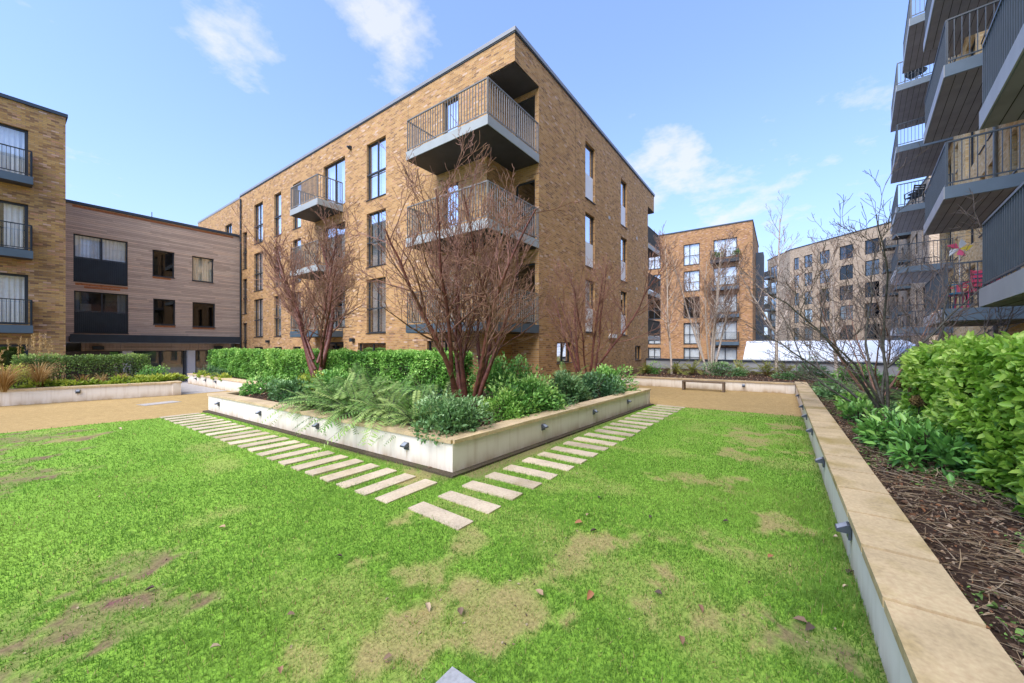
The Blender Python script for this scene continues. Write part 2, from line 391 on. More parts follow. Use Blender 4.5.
def window(parent, xf, h, mull=(.5,), trans=(), guard=None, curtain=None, glass='glass', frame='frame', fw=.055, sill=True, inset=.10, name='window', cmat='curtain'):
    a, b, c, d = h; w = b-a; hh = d-c; m = MB(xf)
    e = .002
    m.box((a+e, -inset-.06, c+e), (a+fw, -inset, d-e)); m.box((b-fw, -inset-.06, c+e), (b-e, -inset, d-e))
    m.box((a+fw, -inset-.06, c+e), (b-fw, -inset, c+fw)); m.box((a+fw, -inset-.06, d-fw), (b-fw, -inset, d-e))
    for u in mull: m.box((a+w*u-fw*.5, -inset-.055, c+fw), (a+w*u+fw*.5, -inset+.004, d-fw))
    for v in trans: m.box((a+fw, -inset-.055, c+hh*v-fw*.4), (b-fw, -inset+.003, c+hh*v+fw*.4))
    o = m.build(name, frame, parent)
    p = MB(xf); p.quad((a+fw*.8, -inset-.03, c+fw*.8), (b-fw*.8, -inset-.03, c+fw*.8), (b-fw*.8, -inset-.03, d-fw*.8), (a+fw*.8, -inset-.03, d-fw*.8))
    p.build('pane', glass, o)
    if sill:
        s = MB(xf); s.box((a-.02, -inset+.002, c-.03), (b+.02, .035, c-.002)); s.build('sill', frame, o)
    if guard == 'bars':
        g = MB(xf); top = c + hh*.46
        g.box((a+.005, -.05, top-.02), (b-.005, -.02, top+.02)); g.box((a+.005, -.045, c+.07), (b-.005, -.025, c+.10))
        n = max(3, int(w/.11))
        for i in range(1, n): g.box((a+w*i/n-.007, -.042, c+.08), (a+w*i/n+.007, -.028, top))
        g.build('guard_rail', 'rail', o)
    if guard == 'line':
        g = MB(xf); top = c + hh*.45
        g.box((a+.005, -.05, top-.02), (b-.005, -.02, top+.02)); g.build('guard_rail', 'rail', o)
    if guard == 'panel':
        g = MB(xf); g.box((a+fw, -inset+.006, c+fw), (b-fw, -inset+.03, c+hh*.46)); g.build('guard_panel', 'white_panel', o)
    if curtain:
        g = MB(xf); rn = random.Random(int(a*977+c*131))
        for u0, u1, v0 in curtain:
            n = max(6, int((u1-u0)*w/.04)); vs = []; fs = []
            for i in range(n+1):
                u = a + w*(u0+(u1-u0)*i/n); y = -inset-.17 + .03*math.sin(i*1.9+rn.random())
                vs += [(u, y, c+hh*v0), (u, y, d-.03)]
            for i in range(n): fs.append((2*i, 2*i+2, 2*i+3, 2*i+1))
            g._add(vs, fs)
        g.build('curtain', cmat, o)
    return o

def railing(parent, xf, path, zb, h=1.08, mat='rail', gap=.10, bar=.014, posts=True, name='railing', top_w=.045):
    """top and bottom rails with upright bars along a polyline in local xy"""
    m = MB(xf)
    for (x0, y0), (x1, y1) in zip(path[:-1], path[1:]):
        L = math.hypot(x1-x0, y1-y0); dx, dy = (x1-x0)/L, (y1-y0)/L; px, py = -dy, dx
        def bx(s0, s1, w, za, zc):
            v = [(x0+dx*s+px*k, y0+dy*s+py*k, z) for z in (za, zc) for s, k in ((s0, -w), (s1, -w), (s1, w), (s0, w))]
            m._add(v, [(3,2,1,0),(4,5,6,7),(0,1,5,4),(1,2,6,5),(2,3,7,6),(3,0,4,7)])
        bx(0, L, top_w/2, zb+h-.025, zb+h+.012); bx(0, L, .012, zb+.07, zb+.10)
        n = max(2, round(L/gap))
        for i in range(1, n): bx(L*i/n-bar/2, L*i/n+bar/2, bar*.9, zb+.10, zb+h-.025)
        if posts:
            for s in (0, L): bx(s-.022 if s else 0, s if s else .022, .02, zb, zb+h-.026)
    return m.build(name, mat, parent)

def balcony(parent, xf, poly, z, rail_path, fascia='fascia', soffit='soffit', th=.28, railmat='rail', gap=.10, bar=.014, h=1.08, lip=.03):
    m = MB(xf); m.prism(poly, z-th, z); o = m.build('balcony', fascia, parent)
    cx = sum(p[0] for p in poly)/len(poly); cy = sum(p[1] for p in poly)/len(poly)
    ins = [(cx+(x-cx)*.985, cy+(y-cy)*.985) for x, y in poly]
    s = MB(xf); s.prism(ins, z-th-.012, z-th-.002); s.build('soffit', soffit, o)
    railing(o, xf, rail_path, z, h, railmat, gap, bar)
    return o

# ------------------------------------------------------------------ the setting: ground, path, lawn
# courtyard axes: X runs along the right-hand facade of the brick block, Y along its left-hand facade, origin at its corner
CAM = Vector((-9.66, -6.83, 1.65))
def struct(name, mb, mat): return tag(mb.build(name, mat), kind='structure')
struct('ground', MB().quad((-400, -400, -.75), (400, -400, -.75), (400, 400, -.75), (-400, 400, -.75)), 'asphalt')
m = MB(); m.prism([(-26, -22), (14.1, -22), (14.1, 14.6), (-26, 14.6)], -.3, -.006); struct('resin_path', m, 'resin')
m = MB()
m.quad((-5.95, 9.7, -.001), (-4.62, 9.7, -.001), (-4.62, 14.6, -.001), (-5.95, 14.6, -.001))
m.quad((-9, 14.604, -.001), (-.2, 14.604, -.001), (-.2, 22.4, -.5), (-9, 22.4, -.5)); struct('entrance_paving', m, 'paving')
m = MB(); m.quad((-26, 14.61, -.02), (-9, 14.61, -.02), (-9, 22.4, -.52), (-26, 22.4, -.52)); struct('side_paving', m, 'paving')

LAWN = [(-20, 8.2), (-16, 6.75), (-12.5, 5.75), (-9.58, 5.05), (-8.3, 4.85), (-7.5, 4.70), (-6.75, 4.72), (-6.47, 4.6), (-6.21, -3.40), (1.10, -3.83), (1.12, -4.85), (1.2, -5.6), (1.32, -7.27), (-20, -7.27)]
def in_poly(x, y, poly):
    r = np.zeros(len(x), bool); n = len(poly)
    for i in range(n):
        (x0, y0), (x1, y1) = poly[i], poly[(i+1) % n]
        c = ((y0 > y) != (y1 > y)) & (x < (x1-x0)*(y-y0)/((y1-y0) if y1 != y0 else 1e-9) + x0); r ^= c
    return r
# worn patches: x, y, radius, kind (0 tan thatch, 1 mud)
PATCH = [(-8.36, -5.0, .40, 0), (-7.75, -5.35, .34, 0), (-7.25, -6.0, .42, 0), (-7.15, -6.55, .3, 0), (-7.9, -4.6, .28, 0), (-7.35, -4.75, .25, 0), (-6.6, -5.6, .3, 0), (-6.2, -6.3, .38, 0),
         (-8.75, -5.9, .3, 0), (-1.8, -6.5, .75, 0), (-4.6, -6.1, .45, 0), (-3.2, -6.4, .4, 0), (-7.45, -3.95, .24, 0), (-9.35, -3.35, .48, 1), (-9.75, -3.3, .6, 1), (-9.05, -3.8, .28, 1), (-9.0, -3.0, .3, 1), (-9.5, 3.7, 1.0, 1), (-10.2, 2.4, 1.2, 1), (-10.6, 3.9, 1.3, 1), (-9.9, 1.0, .8, 1), (-8.9, 3.4, .5, 0), (-6.65, -3.0, .25, 0), (-8.95, -5.1, .2, 0), (-7.0, -7.0, .22, 1), (-5.4, -6.9, .3, 0), (-.2, -6.9, .4, 0)]
def wear(x, y):
    P = np.stack([x, y, np.zeros_like(x)], 1)
    wob = (fbm(P*3.1, 4)-.5); fine_n = vnoise(P*14)
    tan = np.zeros(len(x)); mud = np.zeros(len(x))
    for px, py, r, k in PATCH:
        d = np.hypot(x-px, y-py)/(r*.78) + wob*3.6 + (fine_n-.5)*1.1
        w = np.clip((1.12-d)/.38, 0, 1)*(.72+.7*np.clip(vnoise(P*7.3)-.15, 0, .55))
        if k: mud = np.maximum(mud, w*(.45+.9*np.clip(vnoise(P*9)-.2, 0, 1)))
        else: tan = np.maximum(tan, w*.72)
    n = fbm(P*1.3+5, 4)
    tan = np.maximum(tan, np.clip((n-.60)*2.4, 0, .3))
    edge = np.minimum(np.abs(x+6.25)/.28, 9); on = (y > -3.5) & (y < 4.9)
    mud = np.maximum(mud, np.where(on & (x > -6.6), np.clip(1.1-edge, 0, .8), 0))
    ye = np.abs(y+3.6); mud = np.maximum(mud, np.where((x > -6.2) & (y > -4.0), np.clip(1.15-ye/.33, 0, .8), 0))
    mud = np.maximum(mud, np.clip(1-(y+7.27)/.13, 0, 1)*.6)
    return tan, mud
C_G0, C_G1, C_TAN, C_MUD = np.array((.17, .33, .035)), np.array((.26, .45, .055)), np.array((.37, .26, .125)), np.array((.20, .145, .078))
st = .07
gx, gy = np.meshgrid(np.arange(-20, 1.5, st), np.arange(-7.27, 8.3, st), indexing='ij'); nx, ny = gx.shape
tn, md = wear(gx.ravel(), gy.ravel())
nn = fbm(np.stack([gx.ravel()*.9, gy.ravel()*.9, 0*gx.ravel()], 1), 4)[:, None]
colr = C_G0*(1-nn)+C_G1*nn; colr = colr*(1-tn[:, None]) + C_TAN*tn[:, None]; colr = colr*(1-md[:, None]) + C_MUD*md[:, None]
zz = -.0 + .016*fbm(np.stack([gx.ravel()*1.1, gy.ravel()*1.1, 0*gx.ravel()+3], 1), 3) - .004*np.maximum(tn, md)
def lawn_z(x, y):
    x, y = np.atleast_1d(np.asarray(x, float)), np.atleast_1d(np.asarray(y, float)); t, q = wear(x, y)
    return -.0 + .016*fbm(np.stack([x*1.1, y*1.1, 0*x+3], 1), 3) - .004*np.maximum(t, q)
ii, jj = np.meshgrid(np.arange(nx-1), np.arange(ny-1), indexing='ij')
cx = (gx[:-1, :-1]+st/2).ravel(); cy = (gy[:-1, :-1]+st/2).ravel(); ok = in_poly(cx, cy, LAWN)
q = (ii*ny+jj).ravel()[ok]
F = np.stack([q, q+ny, q+ny+1, q+1], 1)
used = np.unique(F); remap = np.full(nx*ny, -1); remap[used] = np.arange(len(used))
lawn = np_mesh('lawn', np.stack([gx.ravel(), gy.ravel(), zz], 1)[used], remap[F], 'lawn', shade=colr[used], smooth=True); tag(lawn, kind='structure')

# stepping slabs keep the grass off
SLABS = []
for i in range(22): SLABS.append((-7.14+i*.39, -4.15-.27*i/21, .20, .72, 'r', i))
for i in range(23): SLABS.append((-6.92-.15*i/22, -3.41+i*.366, .71, .215, 'l', i))
GREY = (-8.465, -5.645, .33, .33)
# grass blades
cell = .25; bx_, by_ = np.meshgrid(np.arange(-14.5, 1.4, cell), np.arange(-7.3, 6.9, cell), indexing='ij')
bx_, by_ = bx_.ravel(), by_.ravel(); d = np.hypot(bx_-CAM.x, by_-CAM.y)
ang = np.abs((np.arctan2(by_-CAM.y, bx_-CAM.x) - R(35.7)+np.pi) % (2*np.pi)-np.pi)
dens = np.interp(d, [1, 2.5, 4, 6, 9, 13], [13000, 11000, 6500, 3400, 1500, 700])
dens = np.where((ang > R(68)) & (d > 1.2), 200, dens)
cnt = RNG.poisson(dens*cell*cell)
X = np.repeat(bx_, cnt) + RNG.random(cnt.sum())*cell; Y = np.repeat(by_, cnt) + RNG.random(cnt.sum())*cell; dd = np.repeat(d, cnt)
ok = in_poly(X, Y, LAWN)
for sx, sy, sw, sh, _, _ in SLABS:
    j = .01+.05*RNG.random(len(X))**3; ok &= ~((np.abs(X-sx) < sw/2-j) & (np.abs(Y-sy) < sh/2-j))
ok &= ~((np.abs(X-GREY[0]) < .17) & (np.abs(Y-GREY[1]) < .17))
X, Y, dd = X[ok], Y[ok], dd[ok]
tn, md = wear(X, Y); ok = RNG.random(len(X)) > np.clip(tn*.92 + md*.97, 0, .97)
X, Y, dd, tn, md = X[ok], Y[ok], dd[ok], tn[ok], md[ok]
N = len(X); lush = fbm(np.stack([X*1.7, Y*1.7, 0*X+9], 1), 4); lush2 = fbm(np.stack([X*.6, Y*.6, 0*X+2], 1), 3)
H = (.013+.026*RNG.random(N))*(.65+.9*lush)*(1-.5*tn)*np.interp(dd, [2, 10], [1, .95]); near_wall = np.clip((-6.75-Y)/.5, 0, 1); H *= 1+.8*near_wall*lush*2
W_ = (.0018+.0012*RNG.random(N))*np.interp(dd, [2, 5, 12], [1, 1.7, 3.4])
az = RNG.random(N)*2*np.pi; lean = RNG.random(N)*1.35
base = np.stack([X, Y, lawn_z(X, Y)-.004], 1)
sd = np.stack([np.cos(az), np.sin(az), 0*az], 1); fw = np.stack([-np.sin(az), np.cos(az), 0*az], 1)
tip = base + fw*(H*lean)[:, None] + np.array([0, 0, 1])*(H*(1-.25*lean))[:, None]
V = np.stack([base-sd*W_[:, None], base+sd*W_[:, None], tip], 1).reshape(-1, 3)
F = np.arange(N*3).reshape(-1, 3)
g = np.clip(.55*RNG.random(N)+1.6*(lush-.35), 0, 1)[:, None]
clump = fbm(np.stack([X*5.5, Y*5.5, 0*X+4], 1), 3); H *= .75+.6*np.clip((clump-.38)*3, 0, 1)**1.5
bc = np.array((.13, .275, .034))*(1-g) + np.array((.225, .405, .065))*g
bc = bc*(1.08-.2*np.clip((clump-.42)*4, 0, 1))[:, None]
yel = np.clip((lush2-.5)*2.6+.25*RNG.random(N)+tn*.5, 0, .8)[:, None]
bc = bc*(1-yel*.6)+np.array((.38, .50, .10))*yel*.6
dry = (RNG.random(N) < .03+.45*tn)[:, None]; bc = np.where(dry, np.array((.56, .44, .20))*(.6+.6*RNG.random((N, 1))), bc)
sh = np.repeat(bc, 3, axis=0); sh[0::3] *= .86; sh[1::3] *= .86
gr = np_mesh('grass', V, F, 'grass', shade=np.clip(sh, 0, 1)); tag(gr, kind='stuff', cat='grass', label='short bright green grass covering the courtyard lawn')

n = 2600; rg = np.random.default_rng(77); x = -9.9+8*rg.random(n)**1.3; y = -7.2+4.4*rg.random(n); tq, mq = wear(x, y); keep = (rg.random(n) < .10+np.clip(tq*1.5+mq*1.5, 0, 1)) & in_poly(x, y, LAWN); x, y = x[keep], y[keep]; n = len(x)
L = .006+.022*rg.random(n)**2; V, F = leaf_arrays(np.stack([x, y, lawn_z(x, y)+.006], 1), rg.normal(size=(n, 3))*[1, 1, .25], rg.normal(size=(n, 3))*.3+[0, 0, 1], L, L*(.2+.5*rg.random(n)))
tag(np_mesh('lawn_debris', V, F, 'litter', shade=np.repeat(np.array([(.13, .09, .06), (.28, .20, .12), (.42, .33, .22), (.07, .05, .035)])[rg.integers(0, 4, n)], 6, axis=0)), 'crumbs of soil, twig and leaf lying in the worn grass', 'lawn debris', kind='stuff')
# strip of dark gravel at the foot of the middle planter
m = MB(); m.prism([(-6.33, -3.53), (-6.22, -3.42), (-6.47, 4.9), (-6.60, 4.9)], -.004, .032); m.prism([(-6.33, -3.53), (1.12, -3.97), (1.12, -3.85), (-6.22, -3.42)], -.004, .0325)
struct('gravel_strip', m, 'gravel')

# ------------------------------------------------------------------ stepping slabs
rs = random.Random(3)
ordn = ['nearest', 'second nearest', 'third nearest']
for sx, sy, sw, sh_, row, i in SLABS:
    m = MB(); e = .006
    w2, h2 = sw/2, sh_/2
    m.prism([(-w2, -h2+e), (-w2+e, -h2), (w2-e, -h2), (w2, -h2+e), (w2, h2-e), (w2-e, h2), (-w2+e, h2), (-w2, h2-e)], -.05, .024+rs.uniform(-.003, .004))
    o = m.build('stepping_slab', 'slab'); o.location = (sx+rs.uniform(-.012, .012), sy+rs.uniform(-.012, .012), 0); o.rotation_euler = (rs.uniform(-.012, .012), rs.uniform(-.012, .012), rs.uniform(-.035, .035))
    side = 'right-hand' if row == 'r' else 'left-hand'
    if i < 3: lab = f'pale oblong stepping slab, {ordn[i]} to the viewer in the {side} row beside the planter'
    elif i >= (21 if row == 'r' else 22): lab = f'pale oblong stepping slab at the far end of the {side} row'
    else: lab = f'pale oblong stepping slab in the middle of the {side} row beside the planter'
    tag(o, lab, 'stepping slab', f'stepping slabs in the middle of the {side} row' if 'middle of' in lab else f'stepping slabs of the {side} row')
m = MB(); m.prism([(-.165, -.165), (.165, -.165), (.165, .165), (-.165, .165)], -.04, .025); o = m.build('paving_slab', 'slab_grey'); o.location = (GREY[0], GREY[1], 0)
tag(o, 'smooth blue-grey square slab alone in the lawn at the bottom edge', 'slab')

# ------------------------------------------------------------------ planters
def coping_run(mb, p0, p1, w_in, w_out, z0, z1, side, piece=.62, gap=.006, j=.0):
    """row of stones along p0-p1; side=+1 puts the bed on the left of the run"""
    L = math.hypot(p1[0]-p0[0], p1[1]-p0[1]); dx, dy = (p1[0]-p0[0])/L, (p1[1]-p0[1])/L; nx, ny = -dy*side, dx*side
    n = max(1, round(L/piece)); rr = random.Random(int(L*100))
    for i in range(n):
        a, b = L*i/n+gap/2, L*(i+1)/n-gap/2; dz = rr.uniform(-.0015, .0015)
        P = lambda s, k: (p0[0]+dx*s+nx*k, p0[1]+dy*s+ny*k)
        mb.prism([P(a, -w_out), P(b, -w_out), P(b, w_in), P(a, w_in)], z0+dz, z1+dz)
def wall_light(parent, p, out, kind='wedge'):
    """small bulkhead lamp: hood and lens on a wall face"""
    ux, uy = out; tx, ty = -uy, ux
    xf = Matrix(((tx, ux, 0, p[0]), (ty, uy, 0, p[1]), (0, 0, 1, p[2]), (0, 0, 0, 1)))
    m = MB(xf); w = .047
    pr = [(0, .05), (.012, .055), (.085, .014), (.085, -.004), (0, -.004)]
    vs = [(-w, y, z) for y, z in pr] + [(w, y, z) for y, z in pr]; n = len(pr)
    m._add(vs, [tuple(range(n)), tuple(range(n, 2*n))[::-1]] + [(i, n+i, n+(i+1) % n, (i+1) % n) for i in range(n)])
    m.box((-w, .002, -.05), (w, .018, -.004))
    o = m.build('wall_light', 'lamp', parent)
    l = MB(xf); l._add([(-w*.82, .022, .0525), (w*.82, .022, .0525), (w*.82, .080, .0185), (-w*.82, .080, .0185)], [(0, 1, 2, 3)]); l.build('lens', 'lens', o)
    r2 = random.Random(int(p[0]*311+p[1]*97)); q = MB(xf); a = r2.uniform(-.03, .01); h = r2.uniform(.08, .14)
    q._add([(a, .0015, -.05), (a+.03, .0015, -.05), (a+.022, .0015, -.05-h*.6), (a+.014, .0015, -.05-h), (a+.008, .0015, -.05-h*.7)], [(0, 1, 2, 3, 4)]); q.build('rust_streak', 'rust', o)
    return o
def planter(name, label, origin, segs, soil, z, lights, render='render', stone='stone', th=.09, cw=.30, piece=.62, side=1, cap=.05, jg=.008):
    root = empty(name, origin, 0, label, 'planter'); ox, oy = origin[0], origin[1]
    w = MB(); c = MB()
    for p0, p1 in segs:
        p0 = (p0[0]-ox, p0[1]-oy); p1 = (p1[0]-ox, p1[1]-oy)
        L = math.hypot(p1[0]-p0[0], p1[1]-p0[1]); dx, dy = (p1[0]-p0[0])/L, (p1[1]-p0[1])/L; nx, ny = -dy*side, dx*side
        w.prism([p0, p1, (p1[0]+nx*.2, p1[1]+ny*.2), (p0[0]+nx*.2, p0[1]+ny*.2)], 0, z-cap)
        coping_run(c, p0, p1, cw-.03, .03, z-cap+.001, z, side, piece, jg)
    w.build('wall', render, root); c.build('coping', stone, root)
    s = MB(); s.prism([(x-ox, y-oy) for x, y in soil], .05, z-.07); s.build('soil', 'soil', root)
    for p, out in lights: wall_light(root, (p[0]-ox, p[1]-oy, p[2]), out)
    return root

# middle planter around the corner of the brick block
PC, PL, PR = (-6.23, -3.43), (-6.48, 4.91), (1.12, -3.86)
def along(p, q, t): L = math.hypot(q[0]-p[0], q[1]-p[1]); return (p[0]+(q[0]-p[0])*t/L, p[1]+(q[1]-p[1])*t/L)
nl = (-.9995, -.03); nr = (-.0585, -.9983)
ml = [((*along(PC, PL, t), .245), nl) for t in (.87, 3.2, 5.43, 7.65)] + [((*along(PC, PR, t), .27), nr) for t in (2.04, 3.92, 5.75)]
mid = planter('raised_planter', 'long white rendered planter with sandstone coping wrapping the brick block, ferns spilling over it', (-6.23, -3.43, 0),
        [(PC, PR), (PR, (1.12, -.1))], [(-6.05, -3.3), (1.0, -3.7), (1.0, -.03), (-2.4, -.03), (-2.4, 4.8), (-6.3, 4.8)], .45, ml, side=1)
# left run and its return use the opposite winding
w = MB(); c = MB(); o0 = (-6.23, -3.43)
for p0, p1 in ((PL, PC), ((-4.59, 4.91), PL)):
    a = (p0[0]-o0[0], p0[1]-o0[1]); b = (p1[0]-o0[0], p1[1]-o0[1]); L = math.hypot(b[0]-a[0], b[1]-a[1]); dx, dy = (b[0]-a[0])/L, (b[1]-a[1])/L
    b2 = (b[0]-dx*.01, b[1]-dy*.01)
    w.prism([a, b2, (b2[0]-dy*.2, b2[1]+dx*.2), (a[0]-dy*.2, a[1]+dx*.2)], 0, .399)
    coping_run(c, a, (b[0]-dx*(.0 if p1 == PL else .035), b[1]-dy*.0), .27, .03, .4005, .4495, 1, .62)
w.build('wall', 'render', mid); c.build('coping', 'stone', mid)

planter('raised_planter', 'white planter in front of the timber building holding the far half of the long hedge', (-4.59, 9.8, 0),
        [((-4.59, 14.6), (-4.59, 4.93))], [(-4.4, 4.9), (-2.4, 4.9), (-2.4, 14.6), (-4.4, 14.6)], .43, [((-4.59, y, .25), (-1, 0)) for y in (13.4, 12.2, 11.0)], side=1)
la, lb_ = (-15.5, 11.9), (-5.95, 9.62); Lm = 3.7
ln = (-.2325, -.9726)
p0, p1 = (-9.55, 10.48), (-5.95, 9.62)
pf = lambda f: (p0[0]+(p1[0]-p0[0])*f, p0[1]+(p1[1]-p0[1])*f)
planter('raised_planter', 'white planter at the left edge with clipped hedge, dry grasses and lime green clumps', (-9.55, 10.48, 0),
        [((-15.5, 11.9), (-5.95, 9.62)), ((-5.95, 9.62), (-5.95, 14.4))], [(-15.4, 12.05), (-6.1, 9.85), (-6.1, 14.5), (-15.4, 14.5)], .45,
        [((*pf(.38), .29), ln)], side=1)
# right-hand planter next to the camera
rl = [((x, -7.255, .275), (0, 1)) for x in (-8.15, -5.95, -3.93, -2.0, -.47, .93, 3.2)]
planter('raised_planter', 'long low wall planter on the right with worn sandstone coping stones and mulch bed', (-9.5, -7.26, 0),
        [((6.2, -7.26), (-13, -7.26))], [(-13, -12.5), (6.2, -12.5), (6.2, -7.45), (-13, -7.45)], .45, rl, render='render_r', stone='stone_r', th=.1, cw=.32, piece=.585, side=1, cap=.055, jg=.030)
# far planter behind the bench
planter('raised_planter', 'low white planter wall behind the bench with ferns and birches', (6.2, -7.3, 0),
        [((6.0, -.1), (6.42, -7.25))], [(6.2, -.1), (14.0, -.1), (14.0, -12.5), (6.45, -12.5), (6.6, -7.3)], .37, [((6.28, -5.75, .21), (-1, -.05))], side=1)
o = empty('boundary_wall', (14.2, -8, -.7), 0, 'grey rendered boundary wall with dark metal capping behind the ferns', 'wall')
m = MB(); m.box((0, -12, 0), (.25, 7.97, 1.50)); m.build('wall', 'grey_wall', o)
m = MB(); m.box((-.06, -12, 1.502), (.31, 7.97, 1.585)); m.build('capping', 'coping_dark', o)

# ------------------------------------------------------------------ the brick block in the middle
ROOF = 11.68; GB = -.75
bk = empty('apartment_building', (0, 0, GB), 0, 'large tan brick apartment block with corner balconies filling the middle of the view', 'building')
def off(mb_xf): return Matrix.Translation((0, 0, -GB)) @ mb_xf
LX = off(wall_xf((0, 0, 0), (0, 1), (-1, 0))); RX = off(wall_xf((0, 0, 0), (1, 0), (0, -1)))
ID = Matrix.Translation((0, 0, -GB))
ROWS = [(8.07, 10.55), (5.12, 7.48), (2.22, 4.58)]
lw = []
for k, (a, b) in enumerate(ROWS):
    lw += [('A', (6.66, 8.04, a, b)), ('B', (16.44, 17.36, a, b)), ('C', (18.92, 20.24, a, b)), ('S', (14.08, 15.0, a, b)),
           ('D', (9.78, 11.75, a+.28, b+.06)), ('E', (2.48, 3.24, a+.28, b+.06)), ('F', (21.35, 22.1, a-1.35, b-1.42))]
lw += [('G', (6.66, 8.72, .35, 1.78)), ('G', (16.34, 17.39, .45, 1.6)), ('G', (18.92, 20.27, .45, 1.6)), ('G', (14.1, 15.0, .45, 1.62)), ('H', (2.3, 4.1, .05, 1.85)), ('H', (9.9, 11.7, .05, 1.85))]
for y0 in (24.0, 27.2): lw += [('C', (y0, y0+1.3, 8.3, 10.2))]
w = MB(LX); wall_sheet(w, 31.3, GB, ROOF-.02, [h for _, h in lw], .16, [(0, 1.15, GB, 10.66)])
rw = []
for k, (a, b) in enumerate(ROWS): rw += [('R', (5.28, 6.3, a+.02, b)), ('R', (9.71, 10.68, a+.02, b))]
rw += [('K', (2.75, 3.95, 1.0, 1.8)), ('K', (12.1, 13.2, .84, 1.66))]
w.xf = RX; wall_sheet(w, 16.07, GB, ROOF-.02, [h for _, h in rw], .16, [(0, 1.45, GB, 10.66), (14.67, 16.07, GB, 10.5)])
# walls inside the two corner recesses
ez = [(1.45, z+.02, z+2.2) for z in (8.3, 5.33, 2.38)]
w.xf = off(wall_xf((1.45, 0, 0), (0, 1), (-1, 0))); wall_sheet(w, 1.15, GB, 10.66, [(.16, 1.0, z0, z1) for _, z0, z1 in ez], .12)
w.xf = off(wall_xf((0, 1.15, 0), (1, 0), (0, -1))); wall_sheet(w, 1.45, GB, 10.66, [])
w.xf = off(wall_xf((14.67, 0, 0), (0, 1), (1, 0))); wall_sheet(w, 1.6, GB, 10.5, [])
w.xf = off(wall_xf((14.67, 1.6, 0), (1, 0), (0, -1))); wall_sheet(w, 1.4, GB, 10.5, [])
w.xf = off(wall_xf((16.07, 0, 0), (0, 1), (1, 0))); wall_sheet(w, 31.3, GB, ROOF-.02, [], .1, [(0, 1.6, GB, 10.5)])
w.xf = off(wall_xf((0, 31.3, 0), (1, 0), (0, 1))); wall_sheet(w, 16.07, GB, ROOF-.02, [])
w.build('wall', 'brick', bk)
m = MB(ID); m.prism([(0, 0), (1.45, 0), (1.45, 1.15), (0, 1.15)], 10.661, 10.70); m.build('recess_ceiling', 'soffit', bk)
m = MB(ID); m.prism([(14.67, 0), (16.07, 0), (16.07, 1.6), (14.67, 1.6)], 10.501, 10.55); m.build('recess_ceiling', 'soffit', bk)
m = MB(ID); m.box((1.75, 1.75, GB), (14.4, 30.9, 11.3)); m.build('interior', 'interior', bk)
m = MB(ID); m.box((.02, .02, ROOF-.3), (16.05, 31.28, ROOF-.05)); m.build('roof', 'grey_wall', bk)
m = MB(ID)
for a, b in (((-.05, -.05), (.26, 22.5)), ((.26, -.05), (16.12, .26)), ((15.8, .26), (16.12, 31.3))): m.box((*a, ROOF-.04), (*b, ROOF+.085))
m.box((-.02, 22.55, ROOF-.16), (.3, 31.35, ROOF-.02)); m.box((.3, 31.05, ROOF-.16), (15.8, 31.35, ROOF-.02))
m.build('roof_coping', 'coping_metal', bk)
m = MB(ID); m.box((-.028, -.028, ROOF-.085), (.1, 22.5, ROOF-.041)); m.box((.1, -.028, ROOF-.085), (16.1, .1, ROOF-.041)); m.build('coping_trim', 'coping_dark', bk)
cr = random.Random(11)
for k, h in lw:
    if k == 'A': window(bk, LX, h, (.5,), (.46,), 'line', [(.04, .49, .02), (.51, .96, .02)])
    elif k == 'C': window(bk, LX, h, (.5,), (.46,), 'line', [(.3, .95, .02)])
    elif k in 'BS': window(bk, LX, h, (), (.46,), 'line', [(.05, .95, .02)])
    elif k == 'D': window(bk, LX, h, (.5,), (), None, [(.05, .35, .0), (.62, .95, 0)], sill=False, name='balcony_door')
    elif k == 'E': window(bk, LX, h, (), (), None, [(.08, .92, .0)], sill=False, name='balcony_door')
    elif k == 'F': window(bk, LX, h, (), (.5,), 'line', None, 'glass_dark')
    elif k == 'G': window(bk, LX, h, (.5,), (), None, None, 'glass_dark')
    else: window(bk, LX, h, (.5,), (), None, None, 'glass_dark', name='terrace_door', sill=False)
for k, h in rw:
    if k == 'R': window(bk, RX, h, (), (.46,), 'panel', [(.05, .95, .47)] if h[0] < 7 else [(.05, .5, .47)], glass='glass')
    else: window(bk, RX, h, (.5,), (), None, [(.1, .6, 0)] if h[0] < 5 else None)
for _, z0, z1 in ez: window(bk, off(wall_xf((1.45, 0, 0), (0, 1), (-1, 0))), (.16, 1.0, z0, z1), (), (), None, None, 'glass', sill=False, inset=.06, name='balcony_door')
for z, fm in ((8.3, 'fascia'), (5.33, 'fascia'), (2.38, 'fascia_dark')):
    poly = [(-1.39, -.03), (1.42, -.03), (1.42, 1.13), (.0, 1.13), (-.002, 3.6), (-1.39, 3.6)]
    balcony(bk, ID, poly, z, [(-.01, 3.56), (-1.355, 3.56), (-1.355, .0), (1.40, .0)], fm, railmat='rail_lit', gap=.115, bar=.015)
    poly = [(-1.2, 9.95), (-.002, 9.95), (-.002, 12.6), (-1.2, 12.6)]
    balcony(bk, ID, poly, z-.02, [(-.01, 9.98), (-1.17, 9.98), (-1.17, 12.56), (-.01, 12.56)], fm, railmat='rail_lit', gap=.115, bar=.015)
    balcony(bk, ID, [(14.69, -.02), (17.6, -.02), (17.6, 1.58), (14.69, 1.58)], z-.1, [(14.7, 0), (17.57, 0), (17.57, 1.55), (16.1, 1.55)], 'fascia', gap=.105, bar=.016)
